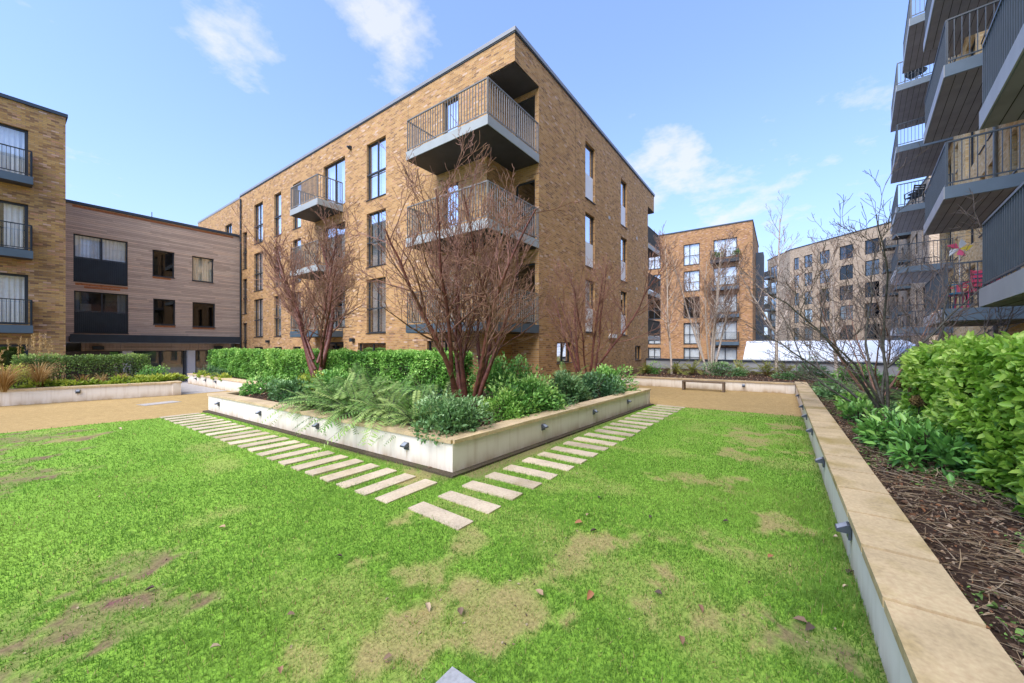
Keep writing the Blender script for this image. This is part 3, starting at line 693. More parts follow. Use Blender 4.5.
# small fittings on the brickwork
m = MB(LX); m.box((9.2, 0, 10.72), (9.32, .12, 10.86)); m.tube([(9.26, .1, 10.8), (9.26, .2, 10.78)], .05, 8); m.build('security_camera', 'dark', bk)
m = MB(LX)
for u in (8.95, 13.3, 17.95):
    m = MB(LX); m.box((u, 0, 1.85), (u+.22, .16, 2.0)); m.build('outside_lamp', 'dark', bk)
m = MB(RX); m.box((8.05, 0, 2.05), (8.75, .14, 2.25)); m.tube([(8.1, .07, 2.15), (7.9, .1, 2.12)], .05, 8); m.build('vent_box', 'white', bk)
m = MB(LX); m.tube([(22.25, .07, GB), (22.25, .07, 11.4)], .05, 8); m.build('drain_pipe', 'dark', bk)

# ------------------------------------------------------------------ timber-clad block closing the court on the left
tb = empty('timber_building', (-3.9, 22.5, GB), 0, 'three storey block clad in weathered grey brown timber with dark entrance canopy', 'building')
TX = Matrix.Translation((3.9, 0, -GB)) @ wall_xf((0, 0, 0), (-1, 0), (0, -1))     # u runs left from the inner corner
th_ = [(5.3, 7.26, 4.98, 7.42), (5.28, 7.24, 2.34, 4.5), (3.34, 4.3, 5.7, 7.22), (3.3, 4.27, 2.9, 4.4), (1.44, 2.52, 5.68, 7.2), (1.36, 2.5, 2.84, 4.36)]
w = MB(TX); wall_sheet(w, 8.6, 1.86, 8.92, th_, .14); w.build('wall', 'timber', tb)
for i, h in enumerate(th_):
    if i < 2:
        o = window(tb, TX, h, (.5,), (.52,), None, [(.04, .47, .52), (.53, .96, .52)] if i == 0 else [(.04, .2, .5), (.9, .97, .5)], 'glass' if i == 0 else 'glass_dark')
        g = MB(TX); a, b, c, d = h; zt = c+(d-c)*.5; n = 26
        for k in range(n): g.box((a+.06+(b-a-.12)*k/n, -.09, c+.06), (a+.06+(b-a-.12)*(k+.72)/n, -.055, zt))
        g.box((a+.05, -.098, c+.05), (b-.05, -.092, zt)); g.build('slatted_panel', 'dark', o)
        if i == 1:
            g = MB(TX); g.box((a+(b-a)*.68, -.33, zt+.1), (a+(b-a)*.88, -.32, zt+.45)); g.build('paper_notice', 'curtain_y', o)
    else: window(tb, TX, h, (), (), None, [(.04, .96, .0)] if i == 4 else None, 'glass_deep' if i != 4 else 'glass', cmat='curtain_y')
m = MB(TX)
for a, b, z in ((5.3, 7.2, 4.79), (5.6, 6.9, 4.66), (3.5, 4.3, 5.55), (3.3, 4.2, 2.74), (1.4, 2.5, 2.7), (.4, 7.3, 8.77)):
    m = MB(TX); m.box((a, .002, z), (b, .006, z+.11)); m.build('newer_board', 'orange_wood', tb)
m = MB(TX); m.box((-.0, -8, 8.93), (8.6, .09, 9.06)); m.build('roof_coping', 'coping_dark', tb)
m = MB(TX); m.box((.35, 0.002, 1.88), (7.4, .95, 2.16)); m.box((.3, .95, 1.84), (7.45, 1.02, 2.24))
for k in range(8): m.box((.5+k*.95, .05, 2.16), (.56+k*.95, .93, 2.24))
m.build('entrance_canopy', 'dark', tb)
w = MB(TX)
for k in range(46): w.box((.45+k*.142, -.25, 1.38), (.45+k*.142+.136, -.19+.004*(k % 3), 1.855))
w.build('timber_fascia', 'timber', tb)
m = MB(TX); m.box((0, -1.1, GB), (8.6, -1.0, 1.85)); m.box((0, -1, 1.80), (8.6, 0, 1.855)); m.build('entrance_recess', 'grey_wall', tb)
gl = [(.2, 2.28, -.5, 1.38), (2.8, 3.9, -.5, 1.38), (3.9, 5.0, -.5, 1.38), (5.55, 6.5, -.5, 1.38)]
for h in gl: window(tb, TX, h, (), (), None, None, 'glass_entry', inset=.4, sill=False, name='entrance_glazing')
m = MB(TX)
for a in (2.34, 5.12):
    m = MB(TX); m.box((a, -.42, -.55), (a+.38, -.1, 1.378)); m.build('white_column', 'white', tb)
m = MB(TX); m.box((6.55, -.6, GB), (8.2, -.28, 1.379)); m._add([(6.0, -.05, 1.37), (8.3, -.05, 1.37), (8.3, -.05, GB), (6.05, -.05, GB), (5.75, -.05, .2), (6.0, -.12, 1.37), (8.3, -.12, 1.37), (8.3, -.12, GB), (6.05, -.12, GB), (5.75, -.12, .2)], [(0, 1, 2, 3, 4), (9, 8, 7, 6, 5), (0, 4, 9, 5), (4, 3, 8, 9)]); m.build('grey_screen', m_plain('brown_grey_panel', (.12, .10, .09), .6), tb)
for a in (6.2, 1.0):
    m = MB(TX); m.box((a, -.18, 1.46), (a+.4, .12, 1.64)); m.build('ceiling_lamp', 'dark', tb)
m = MB(TX); m.box((.02, -8, GB), (8.58, -1.12, 8.9)); m.build('interior', 'interior', tb)
for u, h in ((4.15, 9.9), (3.6, 10.4)):
    m = MB(TX); m.tube([(u, -4, 8.9), (u, -4, h)], .02, 6); m.build('roof_aerial', 'rail', tb)

# ------------------------------------------------------------------ brick block at the left edge
lb = empty('apartment_building', (-12, 17.64, GB), 0, 'mixed brown brick apartment block at the left edge with three small balconies', 'building')
BX = Matrix.Translation((12, 0, -GB)) @ wall_xf((-7.87, 0, 0), (-1, 0), (0, -1))
bh = [(.96, 2.9, 8.36, 10.3), (.96, 2.9, 5.44, 7.32), (.96, 2.9, 2.5, 4.5), (.96, 2.9, -.3, 1.72)]
w = MB(BX); wall_sheet(w, 9.0, GB, 11.28, bh, .14)
w.xf = Matrix.Translation((12, 0, -GB)) @ wall_xf((-7.87, 0, 0), (0, 1), (1, 0)); wall_sheet(w, 4.85, GB, 11.28, []); wall_sheet(w, 9, 8.9, 11.28, [])
w.build('wall', 'brick_left', lb)
m = MB(BX); m.box((-.06, -9, 11.29), (9, .06, 11.42)); m.build('roof_coping', 'coping_dark', lb)
m = MB(BX); m.box((.3, -9, GB), (9, -1.3, 11.2)); m.build('interior', 'interior', lb)
for i, h in enumerate(bh):
    window(lb, BX, h, (.5,), (), None, [(.03, .48, .0), (.52, .96, 0)] if i in (0, 2) else ([(.52, .97, 0)] if i == 3 else [(.06, .3, 0)]), 'glass' if i != 3 else 'glass_dark', sill=False, name='balcony_door', fw=.09)
for z in (8.32, 5.40, 2.46):
    balcony(lb, BX, [(.86, .002), (3.1, .002), (3.1, .52), (.86, .52)], z, [(.9, .01), (.9, .49), (3.07, .49)], 'fascia_dark', 'soffit', .30, 'dark', .10, .014, 1.0)
m = MB(BX)
for z in (8.32, 5.4, 2.46): m.box((.875, .05, z+.02), (.895, .47, z+.98))
m.build('end_screen', 'dark', lb)

# ------------------------------------------------------------------ balcony block on the right
RB0 = (-.147, -11.15); RBA = R(-7.47)
rb = empty('apartment_building', (*RB0, GB), RBA, 'warm buff brick apartment block on the right edge with stacked slate grey balconies overhead', 'building')
QX = off(wall_xf((-16, 0, 0), (1, 0), (0, 1)))          # u = x + 16
cols = {'A': (3.76, 7.86, 1.58), 'B': (-4.35, -.12, 1.60), 'C': (16.2, 21.0, 1.81), 'D': (11.2, 14.7, 1.68)}
LV = [2.55, 5.5, 8.45, 11.4, 14.4]
wh = []
for c, (a, b, _) in cols.items():
    for z in LV:
        if b < 20.2: wh.append(('d', (16+a+.5, 16+a+2.3, z+.03, z+2.15)))
        else: wh.append(('d', (16+a+.6, 16+a+2.2, z+.03, z+2.15)))
for z in LV:
    for x in (.9, 2.6, 9.0, 10.2, 15.1): wh.append(('w', (16+x, 16+x+.8, z+.02, z+2.1)))
    wh.append(('w', (16+6.6, 16+7.4, z+.03, z+2.1)))
wh += [('w', (16+4.6, 16+6.2, .1, 1.5)), ('w', (16+9.2, 16+10.4, .1, 1.5))]
w = MB(QX); wall_sheet(w, 36.4, GB, 17.6, [h for _, h in wh], .2)
w.xf = off(wall_xf((20.4, 0, 0), (0, -1), (1, 0))); wall_sheet(w, 12, GB, 17.6, [])
w.build('wall', 'brick_right', rb)
m = MB(ID); m.box((-16, -12, GB), (20.1, -1.4, 17.3)); m.build('interior', 'interior', rb)
m = MB(ID); m.box((-16, -12, 17.61), (20.46, .06, 17.75)); m.build('roof_coping', 'coping_dark', rb)
for k, h in wh:
    if k == 'd': window(rb, QX, h, (.5,), (), None, [(.03, .4, 0)], 'glass', sill=False, name='balcony_door', inset=.14)
    else: window(rb, QX, h, (), (.46,), 'line', [(.05, .6, 0)], 'glass', inset=.14)
def rbal(a, b, y, z, hh=1.08):
    o = balcony(rb, ID, [(a, .002), (b, .002), (b, y), (a, y)], z, [(a+.03, .01), (a+.03, y-.03), (b-.03, y-.03), (b-.03, .01)], 'fascia_r', 'soffit_r', .29, 'rail_r', .115, .015, hh)
    t = MB(ID); t.box((a+.003, y+.0025, z-.292), (b-.003, y+.022, z+.004)); t.build('edge_trim', 'fascia_mid', o)
    s = MB(ID)
    for k in range(1, 9): s.box((a+.05, y*k/9-.006, z-.306), (b-.05, y*k/9+.006, z-.3025))
    s.build('soffit_joint', 'interior', o)
    return o
for c, (a, b, y) in cols.items():
    for i, z in enumerate(LV):
        if c == 'D' and i < 4: continue
        if c == 'B' and i > 3: continue
        rbal(a, b, y, z + (.04 if c == 'B' else 0))
m = MB(ID); m.box((4.2, .002, 1.55), (4.75, .03, 1.85)); m.build('vent_cover', 'fascia_mid', rb)
m = MB(ID)
m.box((5.9, .002, 1.62), (6.25, .05, 1.78)); m.tube([(6.05, .05, 1.7), (6.05, .25, 1.72), (6.05, .25, 1.6)], .03, 6); m.build('outside_lamp', 'dark', rb)
m = MB(ID); m.tube([(8.5, .06, GB), (8.5, .06, 17.5)], .05, 8); m.build('drain_pipe', 'rail_light', rb)
m = MB(ID); m.tube([(3.3, .1, 7.6), (3.3, .3, 7.6)], .1, 10); m.build('dome_camera', 'white', rb)

def rbw(x, y, z):
    c, s = math.cos(RBA), math.sin(RBA); return (RB0[0]+c*x-s*y, RB0[1]+s*x+c*y, z)
def slat_chair(name, label, mat, p, rz, group=None):
    t = empty(name, p, rz, label, 'chair', group)
    m = MB(); m.box((-.24, -.24, .42), (.24, .24, .45)); m.build('seat', mat, t)
    m = MB(); 
    for x in (-.23, .19): m._add([(x, .22, .45), (x+.04, .22, .45), (x+.04, .25, .45), (x, .25, .45), (x, .34, .92), (x+.04, .34, .92), (x+.04, .37, .92), (x, .37, .92)], [(3,2,1,0),(4,5,6,7),(0,1,5,4),(1,2,6,5),(2,3,7,6),(3,0,4,7)])
    for k in range(4):
        z = .53+.1*k; y = .235+.12*(z-.45)/.47; m.box((-.19, y, z), (.19, y+.02, z+.075))
    m.build('backrest', mat, t)
    for sx in (-1, 1):
        for sy in (-1, 1):
            m = MB(); m.tube([(sx*.21, sy*.2, .42), (sx*.24, sy*.25, 0)], .018, 6); m.build('leg', mat, t)
    for sx in (-1, 1):
        m = MB(); m.box((sx*.25-.025, -.22, .64), (sx*.25+.025, .3, .665)); m.box((sx*.25-.02, -.21, .45), (sx*.25+.02, -.17, .64)); m.build('armrest', mat, t)
    return t
slat_chair('balcony_chair', 'pink plastic armchair nearest the far end of the lowest right-hand balcony', 'pink', rbw(5.15, 1.15, 2.55), RBA+R(200))
slat_chair('balcony_chair', 'pink plastic armchair beside the blue folding chair on the lowest right-hand balcony', 'pink', rbw(4.45, .95, 2.55), RBA+R(95))
slat_chair('folding_chair', 'blue slatted folding chair between two pink chairs on the lowest right-hand balcony', 'blue', rbw(4.75, 1.2, 2.55), RBA+R(150))
t = empty('beach_towel', rbw(4.62, 1.02, 3.0), RBA, 'orange and yellow cloth hung over a pink chair on the lowest right-hand balcony', 'cloth')
m = MB(); vs = []; fs = []
for i in range(9):
    for j in range(9): vs.append((-.2+.05*i, -.16+.04*j+.01*math.sin(i*2), .22*math.exp(-((j-4)/2.5)**2)+.02*math.sin(i*1.3+j)))
for i in range(8):
    for j in range(8): fs.append((i*9+j, (i+1)*9+j, (i+1)*9+j+1, i*9+j+1))
m._add(vs, fs, 0, True); m.build('cloth', 'orange', t)
t = empty('pinwheel', rbw(5.0, 1.2, 2.55), RBA+R(78), 'toy pinwheel with pink, white and yellow sails above the pink chairs', 'pinwheel')
m = MB(); m.tube([(0, 0, 0), (0, 0, 1.62)], .012, 6); m.build('stick', 'white', t)
for k, mt in enumerate(('pink', 'white', 'yellow', 'pink', 'white')):
    a = 2*math.pi*k/5+.3; a2 = a+.95; m = MB(); d1 = Vector((math.cos(a), 0, math.sin(a))); d2 = Vector((math.cos(a2), 0, math.sin(a2))); c = Vector((0, .04, 1.62))
    m._add([c, c+d1*.14, c+d1*.21+d2*.05+Vector((0, .05, 0)), c+d2*.16+Vector((0, .02, 0))], [(0, 1, 2, 3)]); m.build('sail', mt, t)
def black_set(p, label):
    t = empty('garden_table', p, RBA, label, 'table'); m = MB(); m.tube([(0, 0, .70), (0, 0, .72)], .38, 16); m.build('tabletop', 'rail', t)
    for k in range(3):
        a = k*2.1; m = MB(); m.tube([(math.cos(a)*.1, math.sin(a)*.1, .7), (math.cos(a)*.32, math.sin(a)*.32, 0)], .016, 6); m.build('leg', 'rail', t)
black_set(rbw(17.0, 1.1, 14.4), 'black metal garden table on the upper far right balcony')
black_set(rbw(17.0, 1.0, 8.45), 'black metal garden table on the middle far right balcony')
slat_chair('balcony_chair', 'black slatted chair on the upper far right balcony', 'rail', rbw(16.6, 1.2, 14.4), RBA+R(60))
slat_chair('balcony_chair', 'black slatted chair on the middle far right balcony', 'rail', rbw(16.6, 1.2, 8.45), RBA+R(120))

# ------------------------------------------------------------------ brick block beyond the boundary wall
fb = empty('apartment_building', (40.25, 2, GB), 0, 'orange brown five storey brick block standing behind the white birches', 'building')
FX = Matrix.Translation((0, -2, -GB)) @ wall_xf((0, -4.32, 0), (0, 1), (-1, 0))
FI = Matrix.Translation((-40.25, -2, -GB))
fh = []
for z0, z1 in ((11.58, 14.15), (8.35, 10.85), (5.12, 7.66), (1.9, 4.5), (-.7, 1.45)):
    fh += [('p', (5.38, 7.2, z0, z1)), ('q', (9.9, 11.5, z0, z1)), ('b', (1.5, 3.9, z0+.45 if z0 > 0 else z0, z1+.05)), ('q', (14.2, 15.9, z0, z1))]
w = MB(FX); wall_sheet(w, 22, GB, 15.75, [h for _, h in fh], .2)
w.xf = Matrix.Translation((0, -2, -GB)) @ wall_xf((0, -4.32, 0), (1, 0), (0, -1)); wall_sheet(w, 14, GB, 15.75, [(9.5, 10.6, z, z+2.2) for z in (2, 5.1, 8.2, 11.3)], .2)
w.build('wall', 'brick_far', fb)
m = MB(FI); m.box((41.5, -3.1, GB), (54, 17.5, 15.6)); m.build('interior', 'interior', fb)
m = MB(FI); m.box((40.19, -4.38, 15.76), (54.3, 17.7, 15.9)); m.build('roof_coping', 'coping_dark', fb)
for k, h in fh:
    if k == 'b': window(fb, FX, h, (.5,), (), None, [(.03, .97, .0)], 'glass', sill=False, fw=.09, name='balcony_door')
    else: window(fb, FX, h, (.62,) if k == 'p' else (.5,), (.45,), None, [(.05, .95, 0)] if h[2] > 7 or h[2] < 3 else None, 'glass' if h[2] > 7 or h[2] < 3 else 'glass_dark', fw=.09)
for z in (11.75, 8.55, 5.35, 2.15):
    balcony(fb, Matrix.Translation((-40.25, -2, -GB)), [(39.6, -3.05), (40.248, -3.05), (40.248, -.15), (39.6, -.15)], z, [(40.2, -3.0), (39.64, -3.0), (39.64, -.2), (40.2, -.2)], 'fascia_dark' if z < 11 else 'dark', 'soffit', .4, 'rail', .1, .02, 1.1)
m = MB(FI); m.box((46.5, -5.15, GB), (49.5, -4.34, 13.4)); m.build('clad_stair_tower', 'coping_dark', fb)
for y, mt in ((-2.8, 'terracotta'), (-1.2, 'terracotta'), (-.6, 'terracotta')):
    t = empty('potted_plant', (39.85, y, 11.75), 0, {-2.8: 'potted plant at the right end of the top balcony on the far brick block', -1.2: 'potted plant left of centre on the top balcony of the far brick block', -.6: 'potted plant at the left end of the top balcony on the far brick block'}[y], 'plant')
    m = MB(); m.tube([(0, 0, 0), (0, 0, .3)], [.12, .17], 10); m.build('pot', mt, t)
    n = 160; d = norm(RNG.normal(size=(n, 3))+np.array([0, 0, .5])); P = d*RNG.random((n, 1))*.35+np.array([0, 0, .55])
    V, F = leaf_arrays(P, d, norm(RNG.normal(size=(n, 3))), np.full(n, .16), np.full(n, .09)); np_mesh('foliage', V, F, 'leaf_bush', t, tint=np.repeat(RNG.random(n), 6))

# ------------------------------------------------------------------ pale brick block in the distance
P1, P2, P3, P4 = (76.6, -4.9), (69.5, -8.2), (59.2, -19.0), (42.6, -18.4)
pb = empty('apartment_building', (60, -20, GB), 0, 'pale grey brown brick apartment block with bent facade far behind the bare shrub', 'building')
def seg_xf(p, q):
    L = math.hypot(q[0]-p[0], q[1]-p[1]); u = ((q[0]-p[0])/L, (q[1]-p[1])/L); n = (u[1], -u[0])
    if n[0]*(CAM.x-p[0])+n[1]*(CAM.y-p[1]) < 0: n = (-n[0], -n[1])
    return Matrix.Translation((-60, 20, -GB)) @ wall_xf((p[0], p[1], 0), u, n), L
PZ = [(15.0, 17.0), (12.0, 14.1), (9.0, 11.1), (6.1, 8.2), (3.2, 5.3), (.3, 2.4)]
w = MB(); jobs = []
for p, q, us, bal in ((P1, P2, [(1.0, 3.4)], [(.8, 3.6)]), (P2, P3, [(.7, 1.6), (2.5, 3.9), (5.0, 6.6), (8.0, 9.9), (11.4, 13.2)], []), (P3, P4, [(.8, 2.2), (4.2, 5.4), (7.4, 8.8), (11.0, 12.2), (14, 15.2)], [(.4, 2.6), (7.0, 9.2)])):
    xf, L = seg_xf(p, q); hs = [(a, b, z0-.6, z1-.6) for a, b in us for z0, z1 in PZ]
    w.xf = xf; wall_sheet(w, L, GB, 17.95, hs, .25); jobs.append((xf, hs, bal))
xf, L = seg_xf(P4, (42.0, -30)); w.xf = xf; wall_sheet(w, L, GB, 17.95, [])
w.build('wall', 'brick_pale', pb)
for xf, hs, bal in jobs:
    for i, h in enumerate(hs): window(pb, xf, h, (.5,), (.45,), None, [(.05, .4, 0)] if i % 3 == 0 else None, 'glass_dark' if i % 4 == 1 else 'glass_deep', sill=False, fw=.10)
    for a, b in bal:
        for z0, _ in PZ[:-1]: balcony(pb, xf, [(a, .003), (b, .003), (b, 1.2), (a, 1.2)], z0-.6, [(a, .02), (a, 1.15), (b, 1.15), (b, .02)], 'fascia_dark', 'soffit', .3, 'rail', .12, .025)
ins = [(75.5, -6.4), (69.0, -10.0), (59.0, -20.6), (43.6, -20), (43.0, -31), (76, -31)]
m = MB(); m.prism([(x+60*-1, y+20) for x, y in ins], 0, 18.4); m.build('interior', 'interior', pb)
m = MB()
for p, q in ((P1, P2), (P2, P3), (P3, P4), (P4, (42.0, -30))):
    xf, L = seg_xf(p, q); m.xf = xf; m.box((-.05, -.4, 17.955), (L+.05, .06, 18.08))
m.build('roof_coping', 'coping_dark', pb)
m = MB(); m.prism([(x-60, y+20) for x, y in ins], 18.5, 18.6); m.build('roof', 'grey_wall', pb)

# white roofed pavilion beyond the boundary wall
pv = empty('white_pavilion', (20, -10, GB), 0, 'low pavilion with sloping white roof sheets just beyond the boundary wall', 'pavilion')
m = MB(); m._add([(-3.0, 5.0, 1.62), (5, 5.3, 2.78), (5, -3.5, 2.78), (-3.0, -3.5, 1.62), (-3.0, 5.0, 1.5), (5, 5.3, 2.6), (5, -3.5, 2.6), (-3.0, -3.5, 1.5)], [(0, 1, 2, 3), (7, 6, 5, 4), (0, 3, 7, 4), (1, 5, 6, 2), (0, 4, 5, 1), (3, 2, 6, 7)]); m.build('roof', 'roof_white', pv)
m = MB()
for k in range(9):
    y = 4.8-k*1.0; m._add([(-3.0, y, 1.623), (4.99, y-.0, 2.783), (4.99, y-.05, 2.783), (-3.0, y-.05, 1.623), (-3.0, y, 1.66), (4.99, y, 2.82), (4.99, y-.05, 2.82), (-3, y-.05, 1.66)], [(4, 5, 6, 7), (0, 1, 5, 4), (3, 7, 6, 2), (0, 4, 7, 3), (1, 2, 6, 5)])
m.build('roof_seam', 'roof_white', pv)
m = MB(); m.box((-2.9, -3.4, 0), (4.9, 4.9, 1.5)); m.build('wall', 'grey_wall', pv)
o = empty('grey_parapet', (16, -17, GB), 0, 'plain grey wall stretching behind the laurel hedge to the buff block', 'wall')
m = MB(); m.box((0, -4, 0), (.3, 3.4, 2.55)); m.build('wall', 'grey_wall', o); m = MB(); m.box((-.05, -4, 2.552), (.35, 3.4, 2.62)); m.build('capping', 'coping_metal', o)

o = empty('manhole_cover', (-6.85, 7.75, -.006), R(12), 'pale rectangular drain cover set in the ochre path in front of the left planter', 'drain cover')
m = MB(); m.prism([(-.42, -.26), (.42, -.26), (.42, .26), (-.42, .26)], 0, .004); m.build('frame', 'rail_light', o)
m = MB(); m.prism([(-.39, -.23), (.39, -.23), (.39, .23), (-.39, .23)], .0042, .008); m.build('cover', 'paving', o)
m = MB(RX)
for z in (2.0, 4.95, 7.9): m.box((7.95, .001, z), (8.17, .012, z+.14))
for z in (4.95, 7.9): m.box((12.3, .001, z), (12.52, .012, z+.14))
m.build('vent_grille', 'fascia_mid', bk)
for X_, us in ((LX, (5.2, 12.95, 17.9, 20.9)), (RX, (4.3, 11.6))):
    for u in us:
        m = MB(X_); m.box((u, .001, GB), (u+.014, .003, ROOF-.1)); m.build('movement_joint', 'bench', bk)
# bench
t = empty('bench', (5.7, -4.52, 0), R(0), 'low dark wooden bench with slab legs against the far white planter wall', 'bench')
m = MB()
for k in range(4): m.box((-.17+.087*k, -.70, .30), (-.17+.087*k+.08, .70, .345))
m.build('seat', 'bench', t)
for y in (-.70, .63):
    m = MB(); m.box((-.17, y, 0), (.17, y+.07, .298)); m.build('leg', 'bench', t)

# ------------------------------------------------------------------ hedges, shrubs, ferns
def hedge(name, label, x0, x1, y0, y1, z0, z1, mat, leaf, per_m2, rough=.08, core=.12, seed=1, gaps=0.0, flat=False, layers=.16, rise=0.0):
    """clipped hedge: dark core standing in for inner shade, or stems, and a shell of many small leaves"""
    rg = np.random.default_rng(seed); ox, oy = (x0+x1)/2, (y0+y1)/2
    root = empty(name, (ox, oy, z0), 0, label, 'hedge')
    dx, dy, dz = x1-x0, y1-y0, z1-z0
    faces = [(dx*dy, 't'), (dx*dz, 's'), (dx*dz, 'n'), (dy*dz, 'e'), (dy*dz, 'w')]
    Ps, Ns, Dp = [], [], []
    for A, k in faces:
        n = int(A*per_m2); a, b = rg.random(n), rg.random(n); d = rg.random(n)**1.5*layers
        if k == 't': P = np.stack([x0+a*dx, y0+b*dy, z1-d], 1); N = [0, 0, 1]
        elif k == 's': P = np.stack([x0+a*dx, y0+d, z0+b*dz], 1); N = [0, -1, 0]
        elif k == 'n': P = np.stack([x0+a*dx, y1-d, z0+b*dz], 1); N = [0, 1, 0]
        elif k == 'e': P = np.stack([x1-d, y0+a*dy, z0+b*dz], 1); N = [1, 0, 0]
        else: P = np.stack([x0+d, y0+a*dy, z0+b*dz], 1); N = [-1, 0, 0]
        Ps.append(P); Ns.append(np.tile(np.array(N, float), (n, 1))); Dp.append(d/layers)
    P = np.concatenate(Ps); N = np.concatenate(Ns); Dp = np.concatenate(Dp)
    bump = (fbm(P*2.2+seed, 3)-.5)*2*rough*2 + (vnoise(P*7+seed)-.5)*rough
    P = P + N*bump[:, None]
    if rise: P[:, 2] += rise*(P[:, 2]-z0)/dz*(fbm(np.stack([P[:, 0]*.8, P[:, 1]*.8, 0*P[:, 0]], 1), 2)-.5)
    if gaps > 0:
        keep = fbm(P*1.6+seed*3, 3) + .25*(P[:, 2]-z0)/dz > gaps; P, N, bump, Dp = P[keep], N[keep], bump[keep], Dp[keep]
    n = len(P)
    D = N*.7 + rg.normal(size=(n, 3))*.8 + np.array([0, 0, .25]); U = N*.6 + np.array([0, 0, .7]) + rg.normal(size=(n, 3))*.65
    L = leaf*(.45+.85*rg.random(n)); V, F = leaf_arrays(P-[ox, oy, z0], D, U, L, L*(.46+.12*rg.random(n)))
    tint = np.clip(.42 + 1.2*bump/rough*.25 + .5*(rg.random(n)-.5) + .25*(P[:, 2]-z0)/dz+.04-.40*Dp, 0, 1)  # deeper leaves get a darker tint: inner shade put into the colour
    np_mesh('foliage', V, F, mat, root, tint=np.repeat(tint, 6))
    m = MB(); c = core
    if gaps > 0:
        r2 = random.Random(seed)
        for k in range(int(dx*22)):
            x, y = r2.uniform(x0+.1, x1-.1), r2.uniform(y0+.1, y1-.1)
            m.tube([(x-ox, y-oy, 0), (x-ox+r2.uniform(-.1, .1), y-oy+r2.uniform(-.1, .1), dz*.5), (x-ox+r2.uniform(-.2, .2), y-oy+r2.uniform(-.15, .15), dz*.95)], [.012, .009, .004], 5)
    else: m.box((x0-ox+c, y0-oy+c, 0), (x1-ox-c, y1-oy-c, dz-c))  # solid dark box, the shade between the leaves put into its colour
    m.build('stems', 'stem', root)  # thin stems in gapped hedges, the dark filled core in the others
    return root
hedge('hedge', 'long clipped laurel hedge running in front of the tan brick block behind the ferns', -3.9, -3.0, -.9, 14.5, .38, 1.46, 'leaf_hedge', .065, 2000, .07, seed=2)
hedge('hedge', 'bright glossy laurel hedge with large leaves beside the right-hand mulch bed', -9.2, -2.1, -9.5, -8.28, .38, 1.60, 'leaf_laurel', .071, 2300, .10, .19, seed=3, layers=.24, rise=.3)
hedge('hedge', 'darker hedge stretch behind the bare shrub on the right', -1.2, 6.0, -10.6, -9.7, .38, 1.35, 'leaf_hedge', .07, 900, .12, seed=4)
hedge('hedge', 'thin clipped hedge with gaps in the left planter, bare stems showing beneath', -9.3, -6.35, 11.6, 12.5, .38, 1.34, 'leaf_hedge_l', .05, 1500, .07, seed=5, gaps=.545, layers=.3)
hedge('hedge', 'thin clipped hedge end in front of the left brick block', -14.5, -9.6, 12.9, 13.6, .38, 1.38, 'leaf_hedge_l', .05, 1300, .07, seed=6, gaps=.53, layers=.3)

def bush_mesh(rg, rx, ry, rz, n, leaf, up=.4, clumps=9, hollow=.55, ratio=.45):
    """leaves on many small clumps spread over a rounded, uneven crown; base at z=0"""
    cc = norm(rg.normal(size=(clumps, 3))); cc[:, 2] = np.abs(cc[:, 2])*.9+.05
    cr = .20+.30*rg.random(clumps); cc = cc*(.62+.5*rg.random((clumps, 1)))
    which = rg.integers(0, clumps, n); d = norm(rg.normal(size=(n, 3)))
    P = cc[which]*.80 + d*cr[which][:, None]*(hollow+(1-hollow)*rg.random((n, 1)))
    P[:, 2] = np.where(P[:, 2] < 0, -P[:, 2]*.6, P[:, 2])
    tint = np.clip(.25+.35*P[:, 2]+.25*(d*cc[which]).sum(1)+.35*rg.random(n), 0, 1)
    P = P*np.array([rx, ry, rz]); out = norm(P*[1/rx, 1/ry, 1/rz]+d*.7)
    D = out+np.array([0, 0, up])+rg.normal(size=(n, 3))*.45; U = np.array([0, 0, 1])+.6*out+rg.normal(size=(n, 3))*.4
    L = leaf*(.6+.7*rg.random(n)); V, F = leaf_arrays(P, D, U, L, L*(ratio+.1*rg.random(n)))
    return V, F, np.repeat(tint, 6)
def stems_mb(r2, rx, ry, rz, n):
    m = MB()
    for k in range(n):
        a = r2.uniform(0, 6.28); q = r2.uniform(.3, .8)
        m.tube([(.04*math.cos(a), .04*math.sin(a), 0), (rx*q*.5*math.cos(a), ry*q*.5*math.sin(a), rz*.45), (rx*q*math.cos(a), ry*q*math.sin(a), rz*(.6+.25*r2.random()))], [.012, .009, .004], 5)
    return m
def make_bush(name, p, label, mat, rx, ry, rz, n, leaf, seed, group=None, up=.4, clumps=9, ratio=.45, cat='shrub', hollow=.55):
    rg = np.random.default_rng(seed); t = empty(name, p, 0, label, cat, group)
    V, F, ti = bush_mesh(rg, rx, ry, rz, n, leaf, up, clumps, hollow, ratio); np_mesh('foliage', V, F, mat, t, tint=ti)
    stems_mb(random.Random(seed), rx, ry, rz, 9).build('stems', 'stem', t)
    return t
Z = .39
make_bush('laurel_bush', (-2.9, -1.75, Z), 'large rounded laurel bush at the near end of the long hedge', 'leaf_bush', .75, .75, 1.2, 4200, .075, 21, clumps=22)
make_bush('evergreen_shrub', (-5.68, -2.9, Z), 'low dense glossy shrub at the front corner of the middle planter', 'leaf_blue', .62, .6, .56, 3600, .058, 22, clumps=20)
make_bush('evergreen_shrub', (-4.4, -2.95, Z), 'feathery yellow green shrub to the right of the red trunks', 'leaf_hedge', .6, .45, .5, 2600, .05, 23, clumps=16, ratio=.3)
make_bush('evergreen_shrub', (-3.7, -2.85, Z), 'broad mid green shrub halfway along the right side of the middle planter', 'leaf_bush', .95, .62, .66, 3600, .07, 24, clumps=18)
make_bush('evergreen_shrub', (-2.4, -2.95, Z), 'blue green shrub with pale leaf edges on the right side of the middle planter', 'leaf_blue', .8, .6, .66, 3000, .065, 25, clumps=16)
